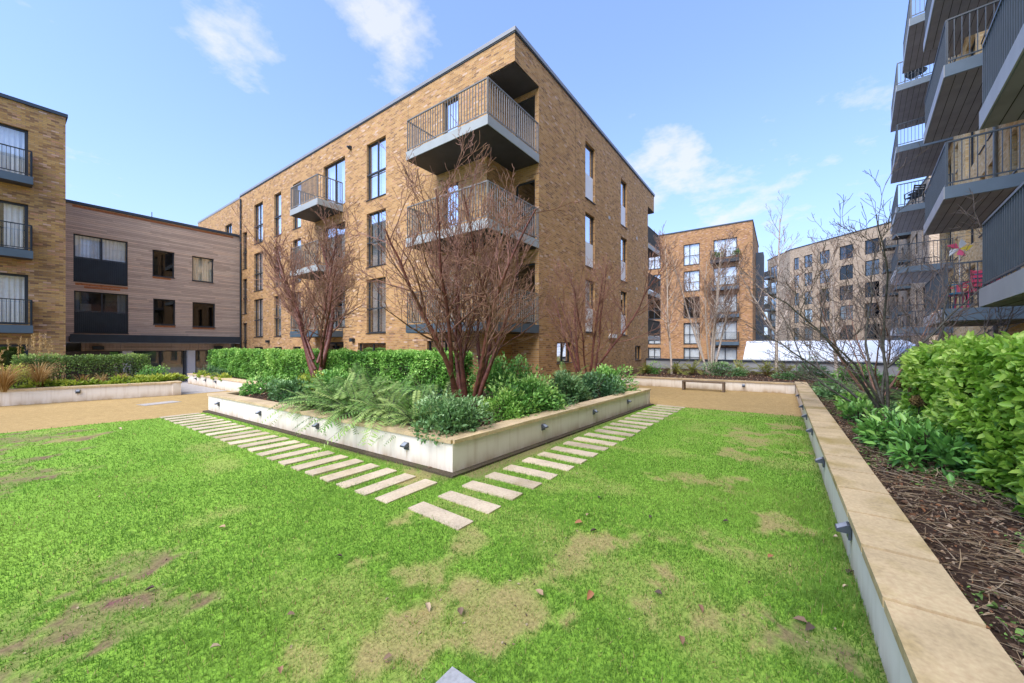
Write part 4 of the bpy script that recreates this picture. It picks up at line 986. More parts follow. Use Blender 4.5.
make_bush('evergreen_shrub', (.45, -2.85, Z), 'dark shrub at the far right corner of the middle planter', 'leaf_bush', .65, .75, .72, 2800, .075, 26, clumps=14)
make_bush('evergreen_shrub', (-.75, -3.0, Z), 'rounded green shrub next to the far right corner of the middle planter', 'leaf_dark', .75, .6, .70, 2800, .07, 27, clumps=14)
make_bush('evergreen_shrub', (-5.3, 4.3, Z), 'spreading leafy shrub at the far left end of the middle planter', 'leaf_bush', .6, .75, .55, 1500, .075, 28, clumps=9)
make_bush('evergreen_shrub', (-5.45, 2.75, Z), 'open shrub with pale tipped leaves left of the ferns', 'leaf_blue', .55, .8, .50, 1700, .075, 29, clumps=10)
make_bush('evergreen_shrub', (-4.75, 2.2, Z), 'mid green shrub behind the ferns in front of the long hedge', 'leaf_bush', .6, .9, .68, 2000, .07, 30, clumps=12)
make_bush('evergreen_shrub', (-4.55, 3.5, Z), 'loose shrub with bronze tips below the left red trunked tree', 'leaf_lime', .4, .6, .55, 700, .07, 31, clumps=7)
make_bush('evergreen_shrub', (-4.9, -1.2, Z), 'low dark green shrub at the foot of the large red trunks', 'leaf_dark', .6, .7, .5, 1800, .06, 32, clumps=12)
make_bush('evergreen_shrub', (-3.9, -.2, Z), 'green shrub between the large red trunks and the hedge', 'leaf_bush', .6, .7, .75, 2000, .06, 33, clumps=12)
make_bush('evergreen_shrub', (-1.5, -1.2, Z), 'green shrub against the brick wall below the small window', 'leaf_bush', .8, .6, .55, 1800, .06, 34, clumps=12)
# clipped balls and lime clumps by the entrance
for i, y in enumerate((13.4, 12.6, 11.7)):
    make_bush('box_ball', (-4.2, y, .37), ['clipped dark box ball nearest the entrance door', 'middle clipped dark box ball by the entrance', 'clipped dark box ball nearest the long hedge end'][i], 'leaf_dark', .32, .36, .45, 1100, .03, 40+i, clumps=30, group='box balls by the entrance', hollow=.8)
for i, y in enumerate((14.0, 13.1, 12.2, 11.3, 10.5)):
    make_bush('lime_clump', (-4.42, y, .36), 'low lime green clump along the edge of the planter by the entrance', 'leaf_lime', .22, .45, .2, 320, .08, 46+i, clumps=6, group='lime clumps by the entrance', cat='plant')
# left planter
for i, f in enumerate((.20, .37, .60, .72, .86, .95)):
    x, y = pf(f); make_bush('lime_clump', (x+.1, y+.55, Z), 'low lime green leafy clump along the front of the left planter', 'leaf_lime', .5, .3, .24, 480, .11, 60+i, clumps=8, group='lime clumps in the left planter', cat='plant', ratio=.3)
make_bush('evergreen_shrub', (-6.4, 11.2, Z), 'small dark rounded shrub at the right end of the left planter', 'leaf_bush', .5, .5, .6, 1500, .05, 70, clumps=14)
make_bush('evergreen_shrub', (-9.3, 11.3, Z), 'yellowing bush among the dry grasses at the left edge', 'leaf_lime', .6, .5, .7, 1200, .06, 71, clumps=12)
def grass_tuft(name, p, label, h, n, spread, seed, group=None, plume=0):
    rg = np.random.default_rng(seed); t = empty(name, p, 0, label, 'ornamental grass', group)
    a = rg.random(n)*6.28; r = spread*(.3+.7*rg.random(n)); L = h*(.5+.6*rg.random(n)); S = 5; W = .007
    d = np.stack([np.cos(a), np.sin(a), 0*a], 1); sd = np.stack([-np.sin(a), np.cos(a), 0*a], 1); V = np.zeros((n, S+1, 2, 3))
    for k in range(S+1):
        s = k/S; c = d*(r*s**1.8)[:, None]*1.1 + d*.05 + np.array([0, 0, 1])*(L*(s-.38*s**3))[:, None]
        V[:, k, 0] = c-sd*W*(1-s*.8); V[:, k, 1] = c+sd*W*(1-s*.8)
    V = V.reshape(-1, 3); i = np.arange(n)[:, None]*(2*(S+1)); F = np.concatenate([i+np.array([[2*k, 2*k+1, 2*k+3, 2*k+2]]) for k in range(S)])
    np_mesh('blades', V, F, 'straw', t, tint=np.repeat(rg.random(n), 2*(S+1)))
    if plume:
        for k in range(plume):
            a = rg.random()*6.28; top = np.array([math.cos(a)*spread*.6*rg.random(), math.sin(a)*spread*.6*rg.random(), h*(1.0+.35*rg.random())]); q = rg.random(26)[:, None]
            P = top-np.array([0, 0, .3])*q+rg.normal(size=(26, 3))*.015; D = rg.normal(size=(26, 3))*.4+[0, 0, 1]; m = 26
            V, F = leaf_arrays(P, D, rg.normal(size=(m, 3)), np.full(m, .07), np.full(m, .012)); np_mesh('plume', V, F, 'straw', t, tint=np.repeat(.6+.4*rg.random(m), 6))
    return t
grass_tuft('dry_grass_tuft', (*pf(.02), Z), 'big arching dry orange grass tuft at the left edge of the picture', 1.15, 420, .85, 80, plume=9)
grass_tuft('dry_grass_tuft', (pf(.19)[0], pf(.19)[1]+.5, Z), 'dry grass tuft with pale plumes in the left planter, second from the left', 1.2, 260, .6, 81, plume=12)
for i, f in enumerate((.42, .53, .66)):
    x, y = pf(f); grass_tuft('dry_grass_tuft', (x, y+.75, Z), ['thin dry grass tuft above the wall light of the left planter', 'thin dry grass tuft right of the wall light on the left planter', 'thin dry grass tuft near the right end of the left planter'][i], .6, 90, .3, 82+i)

def fern_mesh(rg, n_f, L0, pairs=21, subs=1, lift=1.0, az_c=None, az_w=6.283):
    Ps, Ds, Us, Ls, Ws, Ts = [], [], [], [], [], []; stems = []
    for k in range(n_f):
        a = rg.random()*6.283 if az_c is None else az_c+(rg.random()-.5)*az_w; L = L0*(.45+.7*rg.random()); el = (.25+1.1*rg.random())*lift; dr = .35+.75*rg.random()
        h = np.array([math.cos(a), math.sin(a), 0]); tw = rg.normal()*.12; hs = np.array([-math.sin(a), math.cos(a), 0])
        def pt(s): return h*(L*s*math.cos(el)+.02) + hs*(tw*L*s*s) + np.array([0, 0, 1.0])*(L*(s*math.sin(el)-dr*s*s*.75))
        stems.append([pt(s) for s in np.linspace(0, .97, 7)]); tone = rg.random()
        for i in range(pairs):
            s = .14+.84*i/(pairs-1); c = pt(s); tg = norm(pt(s+.02)-pt(s-.02)); sd = norm(np.cross(tg, [0, 0, 1])); up = norm(np.cross(sd, tg))
            pl = L*.115*math.sin(math.pi*min(1, .16+.84*(1-s)**.75))**1.0*(1.05-.1*rg.random())
            for sg in (-1, 1):
                dd = norm(sd*sg + tg*.42 - up*.16 + rg.normal(size=3)*.05)
                dd = dd - up*(.25*rg.random())
                Ps.append(c[None]); Ds.append(dd[None]); Us.append(up[None]); Ls.append(np.array([pl])); Ws.append(np.array([.012+.10*pl]))
                Ts.append(np.clip(np.array([.0+.8*tone+.25*(rg.random()-.5)+.2*s]), 0, 1))
    P, D, U, L, W, T = [np.concatenate(x) for x in (Ps, Ds, Us, Ls, Ws, Ts)]
    D = norm(D); S = norm(np.cross(D, U)); V = np.stack([P, P+D*L[:, None]*.5+S*W[:, None]*.5, P+D*L[:, None], P+D*L[:, None]*.5-S*W[:, None]*.5], 1).reshape(-1, 3)
    i = np.arange(len(P))[:, None]*4; return V, i+np.array([[0, 1, 2, 3]]), np.repeat(T, 4), stems
def make_fern(p, label, n_f, L0, seed, mat='fern', group=None, **kw):
    rg = np.random.default_rng(seed); t = empty('fern', p, 0, label, 'fern', group); V, F, T, st_ = fern_mesh(rg, n_f, L0, **kw)
    np_mesh('fronds', V, F, mat, t, tint=T); m = MB()
    for s in st_: m.tube(s, [.005, .0045, .004, .0035, .003, .002, .001], 4, cap=False)
    m.build('stalks', 'straw' if mat == 'fern_y' else 'bark_grey', t); return t
FW, FN = make_fern((-5.85, -.15, .43), 'soft fern spilling over the left coping, leftmost of the big ferns', 70, 1.2, 100), make_fern((-5.8, -1.55, .43), 'soft fern spilling over the left coping, nearest the glossy corner shrub', 74, 1.22, 101)
def fern_copy(src, p, rz, sc, label, group=None):
    c = copy_tree(src); c.location = p; c.rotation_euler = (0, 0, rz); c.scale = (sc, sc, sc*1.02); tag(c, label, 'fern', group); return c
fern_copy(FW, (-5.5, -.85, .43), 2.1, 1.0, 'soft fern in the middle of the big fern group on the left coping')
fern_copy(FN, (-5.95, .55, .42), 5.6, .85, 'fern drooping over the left coping just left of the big fern group')
fern_copy(FW, (-5.85, -2.25, .42), .4, .72, 'small fern squeezed between the glossy corner shrub and the big ferns')
fern_copy(FW, (-5.95, -.85, .42), 3.3, .9, 'fern with long fronds hanging lowest over the left planter wall')
fern_copy(FW, (-4.9, .6, .45), 1.7, 1.0, 'tall fern at the back of the big fern group before the hedge')
fern_copy(FN, (-5.15, -.35, .45), 4.0, 1.05, 'tall pale fern rising behind the big fern group')
fern_copy(FN, (-5.5, .85, .43), 1.0, .85, 'soft fern left of the big fern group towards the open shrub')
fern_copy(FW, (-5.0, -1.9, .45), 5.0, .9, 'soft fern just in front of the large red trunks')
fern_copy(FW, (-2.9, -2.2, .43), .8, .75, 'fern among the shrubs on the right side of the middle planter')
fern_copy(FN, (-1.3, -2.4, .43), 3.0, .8, 'feathery fern in front of the right-hand red tree')
fern_copy(FN, (-.2, -1.9, .43), 3.9, .9, 'fern left of the dark far right corner shrub')
fern_copy(FW, (.4, -1.7, .43), 1.4, .9, 'fern against the brick at the far end of the middle planter')
FR = make_fern((1.3, -8.5, .43), 'wide dark fern just beyond the bare shrub in the right bed', 60, 1.0, 104, 'fern', lift=.7)
fern_copy(FR, (2.9, -8.2, .43), 1.5, .9, 'second dark fern beyond the bare shrub along the right wall')
fern_copy(FR, (.6, -9.0, .43), 2.5, .95, 'dark fern behind the bare shrub next to the laurel hedge')
fern_copy(FR, (4.5, -8.3, .43), 3.5, .8, 'dark fern at the far end of the right wall')
FY = make_fern((9.7, -2.75, .33), 'upright yellowing fern right of the single birch stem', 44, 1.05, 105, 'fern_y', lift=1.3, pairs=18)
for x, y, rz, s_, l in ((9.7, -3.45, 1, 1.0, 'upright yellowing fern midway between the two left birches'), (10.6, -5.35, 2, 1.0, 'green yellow fern right of the many stemmed birch'), (10.7, -6.35, 3, 1.1, 'arching fern left of the pale forked birch'), (10.9, -7.05, 4, 1.0, 'arching fern right of the pale forked birch'), (8.9, -1.5, 5, .8, 'small fern at the left end of the far planter')):
    fern_copy(FY, (x, y, .33), rz, s_, l)
make_bush('evergreen_shrub', (9.9, -4.6, .3), 'low spreading pale green shrub right of the many stemmed birch', 'leaf_blue', .6, .95, .55, 1600, .07, 110, clumps=12)
make_bush('evergreen_shrub', (9.6, -7.9, .3), 'dark blue green rounded shrub by the wall at the far right corner', 'leaf_dark', .6, .6, .85, 1900, .06, 111, clumps=14)
make_bush('evergreen_shrub', (9.3, -7.15, .3), 'low pale shrub left of the dark shrub in the far planter', 'leaf_blue', .5, .5, .45, 900, .08, 112, clumps=8)
make_bush('evergreen_shrub', (8.4, -9.2, .3), 'loose green shrub at the right end of the far planter', 'leaf_bush', .9, .9, .8, 1700, .08, 113, clumps=12)
make_bush('evergreen_shrub', (9.3, -1.7, .3), 'loose green shrub at the left end of the far planter', 'leaf_bush', .5, .7, .5, 900, .07, 114, clumps=8)
# right bed
make_bush('evergreen_shrub', (-3.15, -7.98, .40), 'open glossy shrub with long leaves in front of the laurel hedge', 'leaf_bush', .6, .36, .46, 750, .10, 120, clumps=12, ratio=.32, up=.2)
make_bush('evergreen_shrub', (-3.95, -8.08, .40), 'low dark glossy shrub with long leaves at the foot of the laurel hedge', 'leaf_bush', .7, .34, .48, 800, .11, 121, clumps=12, ratio=.32, up=.2)
make_bush('evergreen_shrub', (-1.6, -7.85, .40), 'small broad leaved plant close to the right wall', 'leaf_bush', .5, .3, .35, 350, .10, 122, clumps=8, ratio=.35)
make_bush('evergreen_shrub', (2.2, -7.9, .40), 'low variegated ground cover along the right wall', 'leaf_blue', 1.1, .35, .25, 700, .08, 123, clumps=14, ratio=.5)
make_bush('evergreen_shrub', (4.6, -7.9, .40), 'low variegated ground cover near the far corner of the right wall', 'leaf_blue', 1.0, .35, .28, 600, .08, 124, clumps=12, ratio=.5)
for i, (x, y, z, l) in enumerate(((-2.75, -8.28, .95, 'brown dried hydrangea head nearest the camera by the laurel hedge'), (-2.35, -8.35, 1.05, 'brown dried hydrangea head in the middle by the laurel hedge'), (-1.95, -8.3, 1.1, 'brown dried hydrangea head farthest along the laurel hedge'))):
    t = empty('dried_flower_head', (x, y, .40), 0, l, 'flower head'); rg = np.random.default_rng(130+i); n = 420
    d = norm(rg.normal(size=(n, 3))); P = d*.085*(.7+.3*rg.random((n, 1)))*[1, 1, .75]+[0, 0, z-.4]; V, F = leaf_arrays(P, norm(d+rg.normal(size=(n, 3))*.5), d, np.full(n, .026), np.full(n, .022)); np_mesh('flower', V, F, 'flowerhead', t, tint=np.repeat(rg.random(n), 6))
    m = MB(); m.tube([(0, 0, 0), (.02, .01, (z-.4)*.6), (0, 0, z-.4)], .006, 5); m.build('stem', 'stem', t)

make_bush('evergreen_shrub', (-2.3, -8.12, .40), 'tangled mid green shrub under the dried flower heads', 'leaf_blue', .6, .3, .45, 700, .09, 125, clumps=12, ratio=.35)
make_bush('evergreen_shrub', (.2, -7.95, .40), 'low green plant beside the trunk of the bare grey shrub', 'leaf_hedge', .55, .3, .3, 420, .09, 126, clumps=9)
# leaf litter, prunings and ivy on the right bed: one uncountable cover
n = 26000; rg = np.random.default_rng(140); x = -9.8+16*rg.random(n)**1.5; y = -7.56-1.6*rg.random(n); z = .385+.03*rg.random(n)
D = rg.normal(size=(n, 3))*[1, 1, .3]; U = rg.normal(size=(n, 3))*.5+[0, 0, 1]; L = .010+.036*rg.random(n)**1.8
V, F = leaf_arrays(np.stack([x, y, z], 1), D, U, L, L*(.4+.4*rg.random(n)), .3, .3)
pal = np.array([(.20, .115, .07), (.14, .095, .065), (.34, .235, .15), (.08, .058, .045), (.42, .32, .22), (.26, .12, .06)]); c = pal[rg.integers(0, 6, n)]*(.6+.7*rg.random((n, 1)))
ivy = (fbm(np.stack([x*1.3, y*1.3, 0*x], 1), 3) > .45) & (rg.random(n) < .42); c[ivy] = np.array((.16, .28, .07))*(.6+.9*rg.random((ivy.sum(), 1)))
litV, litF, litC = [V], [F], [np.repeat(c, 6, axis=0)]; off_ = len(V)
n = 6500; x = -9.8+13*rg.random(n)**1.4; y = -7.56-1.5*rg.random(n); a = rg.random(n)*6.28; L = .05+.26*rg.random(n)**2.2; tl = (rg.random(n)-.35)*.35; W = .0013+.0016*rg.random(n)
d = np.stack([np.cos(a), np.sin(a), tl], 1); s = np.stack([-np.sin(a), np.cos(a), 0*a], 1); b = np.stack([x, y, .40+.04*rg.random(n)], 1); mid_ = b+d*(L*.5)[:, None]+s*(L*.12*(rg.random(n)-.5))[:, None]; e = b+d*L[:, None]
e[:, 2] = np.clip(e[:, 2], .385, .58); mid_[:, 2] = np.clip(mid_[:, 2], .39, .55); up = np.array([0, 0, 1.0])
for q in (s, up[None]*np.ones((n, 1))):
    V = np.stack([b-q*W[:, None], b+q*W[:, None], mid_+q*W[:, None], mid_-q*W[:, None], e+q*W[:, None]*.5, e-q*W[:, None]*.5], 1).reshape(-1, 3)
    i = np.arange(n)[:, None]*6; litV.append(V); litF.append(np.concatenate([i+np.array([[0, 1, 2, 3]]), i+np.array([[3, 2, 4, 5]])])+off_); off_ += len(V)
    litC.append(np.repeat(np.array([(.40, .29, .17), (.26, .18, .11), (.56, .45, .30), (.13, .09, .06)])[rg.integers(0, 4, n)], 6, axis=0))
bad = (litV[0][:, 1] > -7.555)
litV[0][:, 1] = np.where(bad, -7.555, litV[0][:, 1]); 
for k in (1, 2): litV[k][:, 1] = np.minimum(litV[k][:, 1], -7.556)
o = np_mesh('leaf_litter', np.concatenate(litV), np.concatenate(litF), 'litter', shade=np.concatenate(litC)); tag(o, 'brown fallen leaves, prunings and ivy covering the mulch in the right bed', 'leaf litter', kind='stuff')
# bare soil litter in the other beds
def bed_litter(x0, x1, y0, y1, z, n, seed, label):
    rg = np.random.default_rng(seed); P = np.stack([x0+(x1-x0)*rg.random(n), y0+(y1-y0)*rg.random(n), z+.02*rg.random(n)], 1); L = .03+.05*rg.random(n)
    V, F = leaf_arrays(P, rg.normal(size=(n, 3))*[1, 1, .3], rg.normal(size=(n, 3))*.4+[0, 0, 1], L, L*.6, .3, .3); c = pal[rg.integers(0, 6, n)]*(.7+.8*rg.random((n, 1)))
    tag(np_mesh('leaf_litter', V, F, 'litter', shade=np.repeat(c, 6, axis=0)), label, 'leaf litter', kind='stuff')
bed_litter(6.5, 14, -9, -.2, .305, 3500, 150, 'red brown fallen leaves on the far planter soil')
bed_litter(-5.9, .9, -3.3, -.2, .385, 1500, 151, 'fallen leaves on the right arm of the middle planter')
bed_litter(-6.1, -4.2, -.2, 4.7, .385, 900, 152, 'fallen leaves on the left arm of the middle planter')

# scattered single leaves on the grass
ll = [(-8.47, -2.79), (-9.05, -3.41), (-8.96, -4.36), (-8.61, -4.43), (-8.82, -4.8), (-8.08, -5.05), (-7.99, -5.24), (-6.53, -5.33), (-6.58, -5.5), (-6.33, -5.33), (-6.27, -3.05), (-8.46, -5.17), (-5.86, -5.26), (-7.11, -6.18), (-6.87, -6.93), (-6.91, -6.97), (-7.4, -5.83), (-7.57, -5.55), (-7.44, -6.39), (-4.83, -7.31), (-5.48, -7.21), (-6.06, -7.24), (-6.3, -7.19), (-7.1, -6.43), (-6.16, -6.77), (-8.2, 3.7), (-9.0, -0.9), (-8.1, -4.07), (-5.72, -6.42), (-6.02, -5.83)]
rg = np.random.default_rng(160)
for x, y in ll:
    if not in_poly(np.array([x]), np.array([y]), LAWN)[0]: continue
    Ls = .045+.035*rg.random(); V, F = leaf_arrays(np.zeros((1, 3)), np.array([[1, 0, .12]]), np.array([[0, .15, 1.]]), np.array([Ls]), np.array([Ls*.55]), .35, .25)
    V = V - V.mean(0)*[1, 1, 0]; c = pal[rg.integers(0, 6)]*(1.1+.5*rg.random())
    o = np_mesh('fallen_leaf', V, F, 'litter', shade=np.tile(np.clip(c, 0, 1), (6, 1))); o.location = (x, y, float(lawn_z(x, y)[0])+.026); o.rotation_euler = (rg.normal()*.25, rg.normal()*.25, rg.random()*6.28)
    tag(o, 'small curled brown leaf lying on the lawn', 'fallen leaf', 'fallen leaves on the lawn')

# ------------------------------------------------------------------ bare winter trees
def grow_tree(seed, stems, ratio, kids, levels, up, wob, r_tip=.0022, ang=(25, 55), taper=.75, seg=.16):
    """stems: list of (offset, dir, length, radius); returns polylines per level"""
    rg = random.Random(seed); out = []
    def rv(s): return Vector((rg.gauss(0, s), rg.gauss(0, s), rg.gauss(0, s)))
    def grow(p, d, L, r, lv):
        n = max(3, min(14, int(L/seg))); pts = [p.copy()]; rs = [r]; dd = d.normalized(); rend = max(r_tip, r*(1-taper))
        for i in range(n):
            dd = (dd + rv(wob*(1+.35*lv)) + Vector((0, 0, up*(1.0 if lv else .5)))/n*1.6).normalized()
            p = p + dd*(L/n); pts.append(p.copy()); rs.append(r + (rend-r)*(i+1)/n)
        out.append((pts, rs, lv))
        if lv >= levels: return
        k = kids[lv]; k = rg.randint(max(1, int(k*.75)), int(k*1.25+.5))
        for j in range(k):
            t = .22 + .76*(j+rg.random())/k if lv else .25 + .73*(j+rg.random())/k
            i = min(n-1, int(t*n)); f = t*n-i; q = pts[i].lerp(pts[i+1], f); rr = rs[i]+(rs[i+1]-rs[i])*f
            dl = (pts[i+1]-pts[i]).normalized(); ax = dl.orthogonal().normalized(); ax.rotate(__import__('mathutils').Quaternion(dl, rg.uniform(0, 6.283)))
            nd = dl.copy(); nd.rotate(__import__('mathutils').Quaternion(ax, R(rg.uniform(*ang))))
            grow(q, nd, L*ratio[lv]*rg.uniform(.6, 1.2)*(1.1-.45*t), max(r_tip, min(rr*.62, r*(.34 if lv == 0 else .55))), lv+1)
    for o, d, L, r in stems: grow(Vector(o), Vector(d), L, r, 0)
    return out
def tubes(polys, name, mat, parent, nmax=7):
    VV, FF, off_ = [], [], 0
    for pts, rs, lv in polys:
        P = np.array([tuple(p) for p in pts]); r = np.array(rs); k = 7 if r[0] > .03 else (5 if r[0] > .012 else 3); k = min(k, nmax)
        T = np.gradient(P, axis=0); T = norm(T); ref = np.array([.31, .17, .93]) if abs(T[0, 2]) < .8 else np.array([.95, .2, .1])
        A = norm(np.cross(T, ref)); B = np.cross(T, A); t = np.arange(k)*2*np.pi/k
        V = P[:, None] + (A[:, None]*np.cos(t)[None, :, None] + B[:, None]*np.sin(t)[None, :, None])*r[:, None, None]
        n = len(P); i = np.arange(n-1)[:, None]*k; j = np.arange(k)[None]; j2 = (j+1) % k
        F = np.stack([i+j, i+j2, i+k+j2, i+k+j], -1).reshape(-1, 4)+off_; VV.append(V.reshape(-1, 3)); FF.append(F); off_ += n*k
    return np_mesh(name, np.concatenate(VV), np.concatenate(FF), mat, parent, smooth=True)
def make_tree(name, p, label, polys, barks, trunk_lv=0, cat='tree', group=None):
    t = empty(name, p, 0, label, cat, group)
    tubes([q for q in polys if q[2] <= trunk_lv], 'trunk', barks[0], t)
    mid = [q for q in polys if q[2] == trunk_lv+1]
    if mid: tubes(mid, 'branches', barks[1], t)
    fine = [q for q in polys if q[2] > trunk_lv+1]
    if fine: tubes(fine, 'twigs', barks[2], t)
    return t
def fan(rg, n, tilt, L, r, spread=.12, bias=(0, 0)):
    s = []
    for k in range(n):
        a = 6.283*k/n+rg.uniform(-.4, .4); ti = R(rg.uniform(*tilt))
        s.append(((math.cos(a)*spread*rg.random(), math.sin(a)*spread*rg.random(), 0), (math.sin(ti)*math.cos(a)+bias[0], math.sin(ti)*math.sin(a)+bias[1], math.cos(ti)), rg.uniform(*L), rg.uniform(*r)))
    return s
RED = ('bark_red', 'branch_red', 'twig_red')
rg_ = random.Random(5)
make_tree('cherry_tree', (-4.5, -2.1, .36), 'largest bare red brown multi stemmed tree, standing behind the front corner of the planter',
          grow_tree(51, fan(rg_, 11, (4, 25), (2.9, 4.0), (.040, .062), .36), (.42, .56, .55, .5), (12, 7, 4), 3, .30, .07, .0040, (26, 54)), RED)
make_tree('cherry_tree', (-4.15, 4.0, .36), 'bare red brown tree with two dark leaning trunks in front of the long hedge',
          grow_tree(52, [((.05, .18, 0), (-.05, .38, 1), 5.0, .10), ((-.05, -.1, 0), (.05, -.08, 1), 4.6, .09), ((.0, .2, .6), (-.3, .7, .9), 3.4, .05), ((0, -.1, .7), (-.3, -.55, .9), 3.2, .045), ((0, .1, .8), (.4, .2, 1), 3.6, .045), ((0, .3, .9), (.1, .6, 1), 3.6, .045), ((0, -.12, .9), (-.1, -.3, 1), 3.6, .04)], (.38, .58, .55, .5), (13, 8, 4), 3, .28, .07, .0050, (26, 54)), RED)
make_tree('cherry_tree', (1.75, -1.65, .36), 'bare dark red tree against the right brick facade beside the narrow windows',
          grow_tree(53, fan(rg_, 7, (6, 30), (3.4, 4.6), (.034, .052), .18), (.36, .56, .55), (10, 7, 4), 3, .32, .07, .0046, (26, 52)), RED)
BIR = ('bark_birch', 'bark_birch', 'twig_birch')
make_tree('birch_tree', (10.5, -4.1, .28), 'many stemmed white birch in front of the far brick block', grow_tree(54, fan(rg_, 7, (4, 17), (4.6, 6.2), (.04, .06), .2), (.30, .5, .5), (12, 7, 5), 3, .35, .035, .006), BIR)
make_tree('birch_tree', (9.4, -2.6, .28), 'slender single stemmed white birch, leftmost of the birches', grow_tree(55, [((0, 0, 0), (.02, .02, 1), 6.2, .055)], (.27, .5, .5), (22, 7, 4), 3, .4, .025, .006), BIR)
make_tree('birch_tree', (10.85, -6.7, .28), 'pale birch with straight trunk in front of the white pavilion roof', grow_tree(56, [((0, 0, 0), (0, 0, 1), 7.2, .075), ((0, .0, 1.9), (-.25, .5, 1), 3.2, .05), ((0, 0, 2.0), (.2, -.5, 1), 3.0, .05)], (.25, .5, .5), (16, 6, 3), 3, .35, .022, .0038), BIR)
make_tree('birch_tree', (10.2, -8.7, .28), 'orange barked birch half hidden behind the bare grey shrub', grow_tree(57, [((0, 0, 0), (0, .03, 1), 5.2, .07), ((0, .0, 1.2), (-.1, .4, 1), 3.2, .04)], (.32, .5, .5), (14, 6, 4), 3, .35, .03, .005), BIR)
GRY = ('bark_grey', 'twig_grey', 'twig_grey')
make_tree('bare_shrub', (-.25, -8.4, .36), 'bare grey many stemmed shrub in the right bed at the end of the laurel hedge',
          grow_tree(58, [((0, .05, 0), (-.12, .42, 1), 3.2, .030), ((.05, 0, 0), (.25, .30, 1), 3.4, .027), ((-.05, -.05, 0), (.25, -.45, 1), 3.3, .032), ((.03, .08, 0), (.1, .75, .9), 2.8, .030), ((0, -.08, 0), (.1, -.85, .9), 3.0, .034), ((.08, .03, 0), (.45, .15, 1), 2.8, .03), ((-.06, .04, 0), (-.35, .45, .9), 2.4, .028), ((0, 0, 0), (.02, .08, 1), 3.7, .028), ((.02, .1, 0), (-.1, 1.0, .75), 2.6, .024), ((0, 0, .9), (.3, -.9, .9), 2.6, .022)], (.46, .55, .5), (9, 6, 4), 3, .22, .10, .0036), GRY, cat='shrub')
make_tree('bare_shrub', (2.6, -8.7, .36), 'second bare reddish shrub further along the right bed behind the grey one',
          grow_tree(59, fan(rg_, 9, (10, 38), (2.2, 3.2), (.016, .026), .2), (.5, .5), (7, 5), 2, .3, .06, .0035), ('twig_red', 'twig_grey', 'twig_birch'), cat='shrub')

# ------------------------------------------------------------------ sky, sun, camera
SUN_AZ = Vector((-.95, -.06)).normalized(); EL = R(52)
wd = bpy.data.worlds.new('World'); scn.world = wd; wd.use_nodes = True
nt = wd.node_tree; nt.nodes.clear()
def wn(typ, **kw):
    n = nt.nodes.new('ShaderNode'+typ)
    for k, v in kw.items(): setattr(n, k, v)
    return n
L_ = nt.links.new
out = wn('OutputWorld'); bg = wn('Background'); sky = wn('TexSky', sky_type='NISHITA', sun_disc=False)
sky.sun_elevation = EL; sky.sun_rotation = math.atan2(SUN_AZ.x, SUN_AZ.y); sky.air_density = 1.0; sky.dust_density = 1.2; sky.ozone_density = 1.6
bg.inputs[1].default_value = .15
tc = wn('TexCoord'); sep = wn('SeparateXYZ'); L_(tc.outputs['Generated'], sep.inputs[0])
def wm(op, a, b=None, clamp=False):
    n = wn('Math', operation=op, use_clamp=clamp)
    for i, v in enumerate((a, b)):
        if v is None: continue
        if isinstance(v, bpy.types.NodeSocket): L_(v, n.inputs[i])
        else: n.inputs[i].default_value = v
    return n.outputs[0]
zc = wm('ADD', wm('MAXIMUM', sep.outputs[2], 0.0), .14); cv = wn('CombineXYZ'); L_(wm('DIVIDE', sep.outputs[0], zc), cv.inputs[0]); L_(wm('DIVIDE', sep.outputs[1], zc), cv.inputs[1])
nz = wn('TexNoise'); nz.inputs['Scale'].default_value = 5.6; nz.inputs['Detail'].default_value = 10; nz.inputs['Roughness'].default_value = .6; L_(cv.outputs[0], nz.inputs['Vector'])
blobs = [((-.783, .849), 15, 1.25), ((-.36, .885), 15, 1.2), ((-.30, .80), 17, 1.1), ((.40, .47), 11, 1.5), ((.62, .38), 6, .9), ((.95, .62), 9, .45), ((.75, .20), 4.5, .55), ((-1.25, .45), 9, .4), ((1.2, .45), 6, .5)]
tot = None
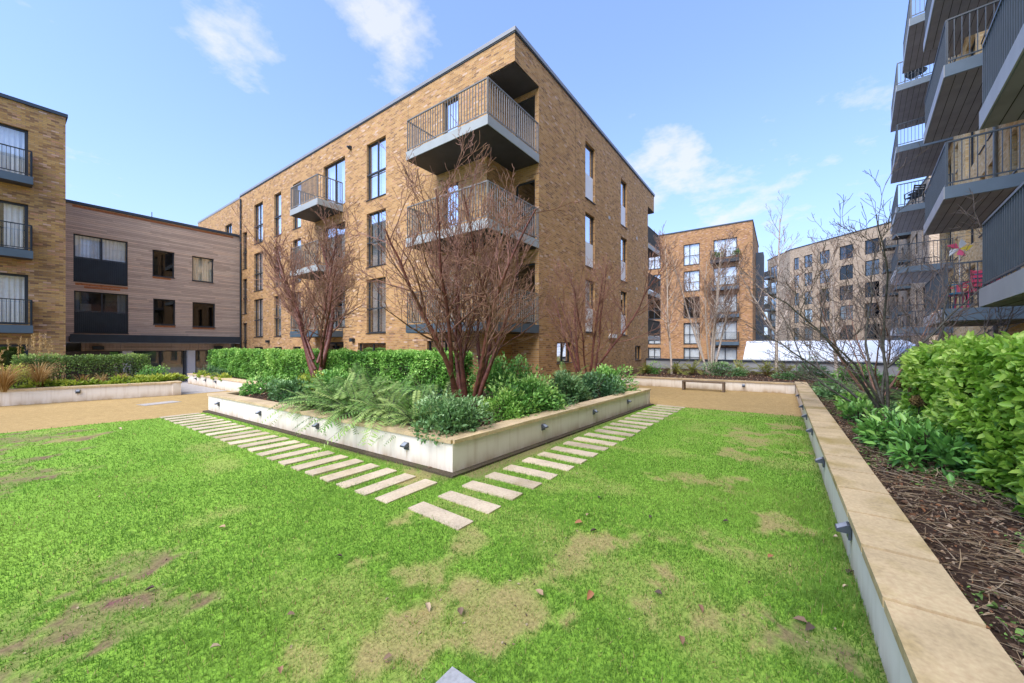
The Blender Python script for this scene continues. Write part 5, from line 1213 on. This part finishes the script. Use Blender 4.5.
for (tx, tz), sharp, amp in blobs:
    d = Vector((.5835*tx+.812, -.812*tx+.5836, tz)).normalized()
    dp = wn('VectorMath', operation='DOT_PRODUCT'); nv = wn('VectorMath', operation='NORMALIZE'); L_(tc.outputs['Generated'], nv.inputs[0]); L_(nv.outputs[0], dp.inputs[0]); dp.inputs[1].default_value = d
    f = wm('MULTIPLY', wm('SUBTRACT', 1.0, wm('MULTIPLY', wm('SUBTRACT', 1.0, dp.outputs['Value']), sharp*12), True), amp)
    tot = f if tot is None else wm('MAXIMUM', tot, f)
cl = wm('MULTIPLY', wm('ADD', wm('SUBTRACT', nz.outputs[0], .655), wm('MULTIPLY', tot, .26)), 4.2, True)
haze = wm('POWER', wm('SUBTRACT', 1.0, wm('MAXIMUM', sep.outputs[2], 0.0), True), 3.5)
mixh = wn('Mix', data_type='RGBA'); L_(wm('ADD', wm('MULTIPLY', haze, .72), .18), mixh.inputs[0]); gain = wn('Mix', data_type='RGBA', blend_type='MULTIPLY'); gain.inputs[0].default_value = 1.0; L_(sky.outputs[0], gain.inputs[6]); gain.inputs[7].default_value = (1.95, 2.25, 3.1, 1); L_(gain.outputs[2], mixh.inputs[6]); mixh.inputs[7].default_value = (4.1, 5.15, 6.6, 1)
mixc = wn('Mix', data_type='RGBA'); L_(wm('MULTIPLY', cl, .75), mixc.inputs[0]); L_(mixh.outputs[2], mixc.inputs[6]); mixc.inputs[7].default_value = (6.5, 6.6, 6.9, 1)
L_(mixc.outputs[2], bg.inputs[0]); L_(bg.outputs[0], out.inputs[0])
sl = bpy.data.lights.new('sun', 'SUN'); sl.energy = 5.0; sl.angle = R(55); sl.color = (1, .93, .80)
so = bpy.data.objects.new('sun', sl); COL.objects.link(so); so.location = (-20, -20, 30)
so.rotation_euler = (-Vector((SUN_AZ.x*math.cos(EL), SUN_AZ.y*math.cos(EL), math.sin(EL)))).to_track_quat('-Z', 'Y').to_euler()
cd = bpy.data.cameras.new('camera'); co = bpy.data.objects.new('camera', cd); COL.objects.link(co)
co.location = CAM; co.rotation_euler = (R(90), 0, R(35.7-90)); cd.sensor_width = 36; cd.lens = 373/1024*36; cd.shift_y = 4.5/1024; cd.clip_end = 2000; cd.clip_start = .05
scn.camera = co
scn.view_settings.view_transform = 'Standard'; scn.view_settings.look = 'None'; scn.view_settings.exposure = 0; scn.view_settings.gamma = 1
scn.render.engine = 'CYCLES'; scn.cycles.max_bounces = 8; scn.cycles.transparent_max_bounces = 12
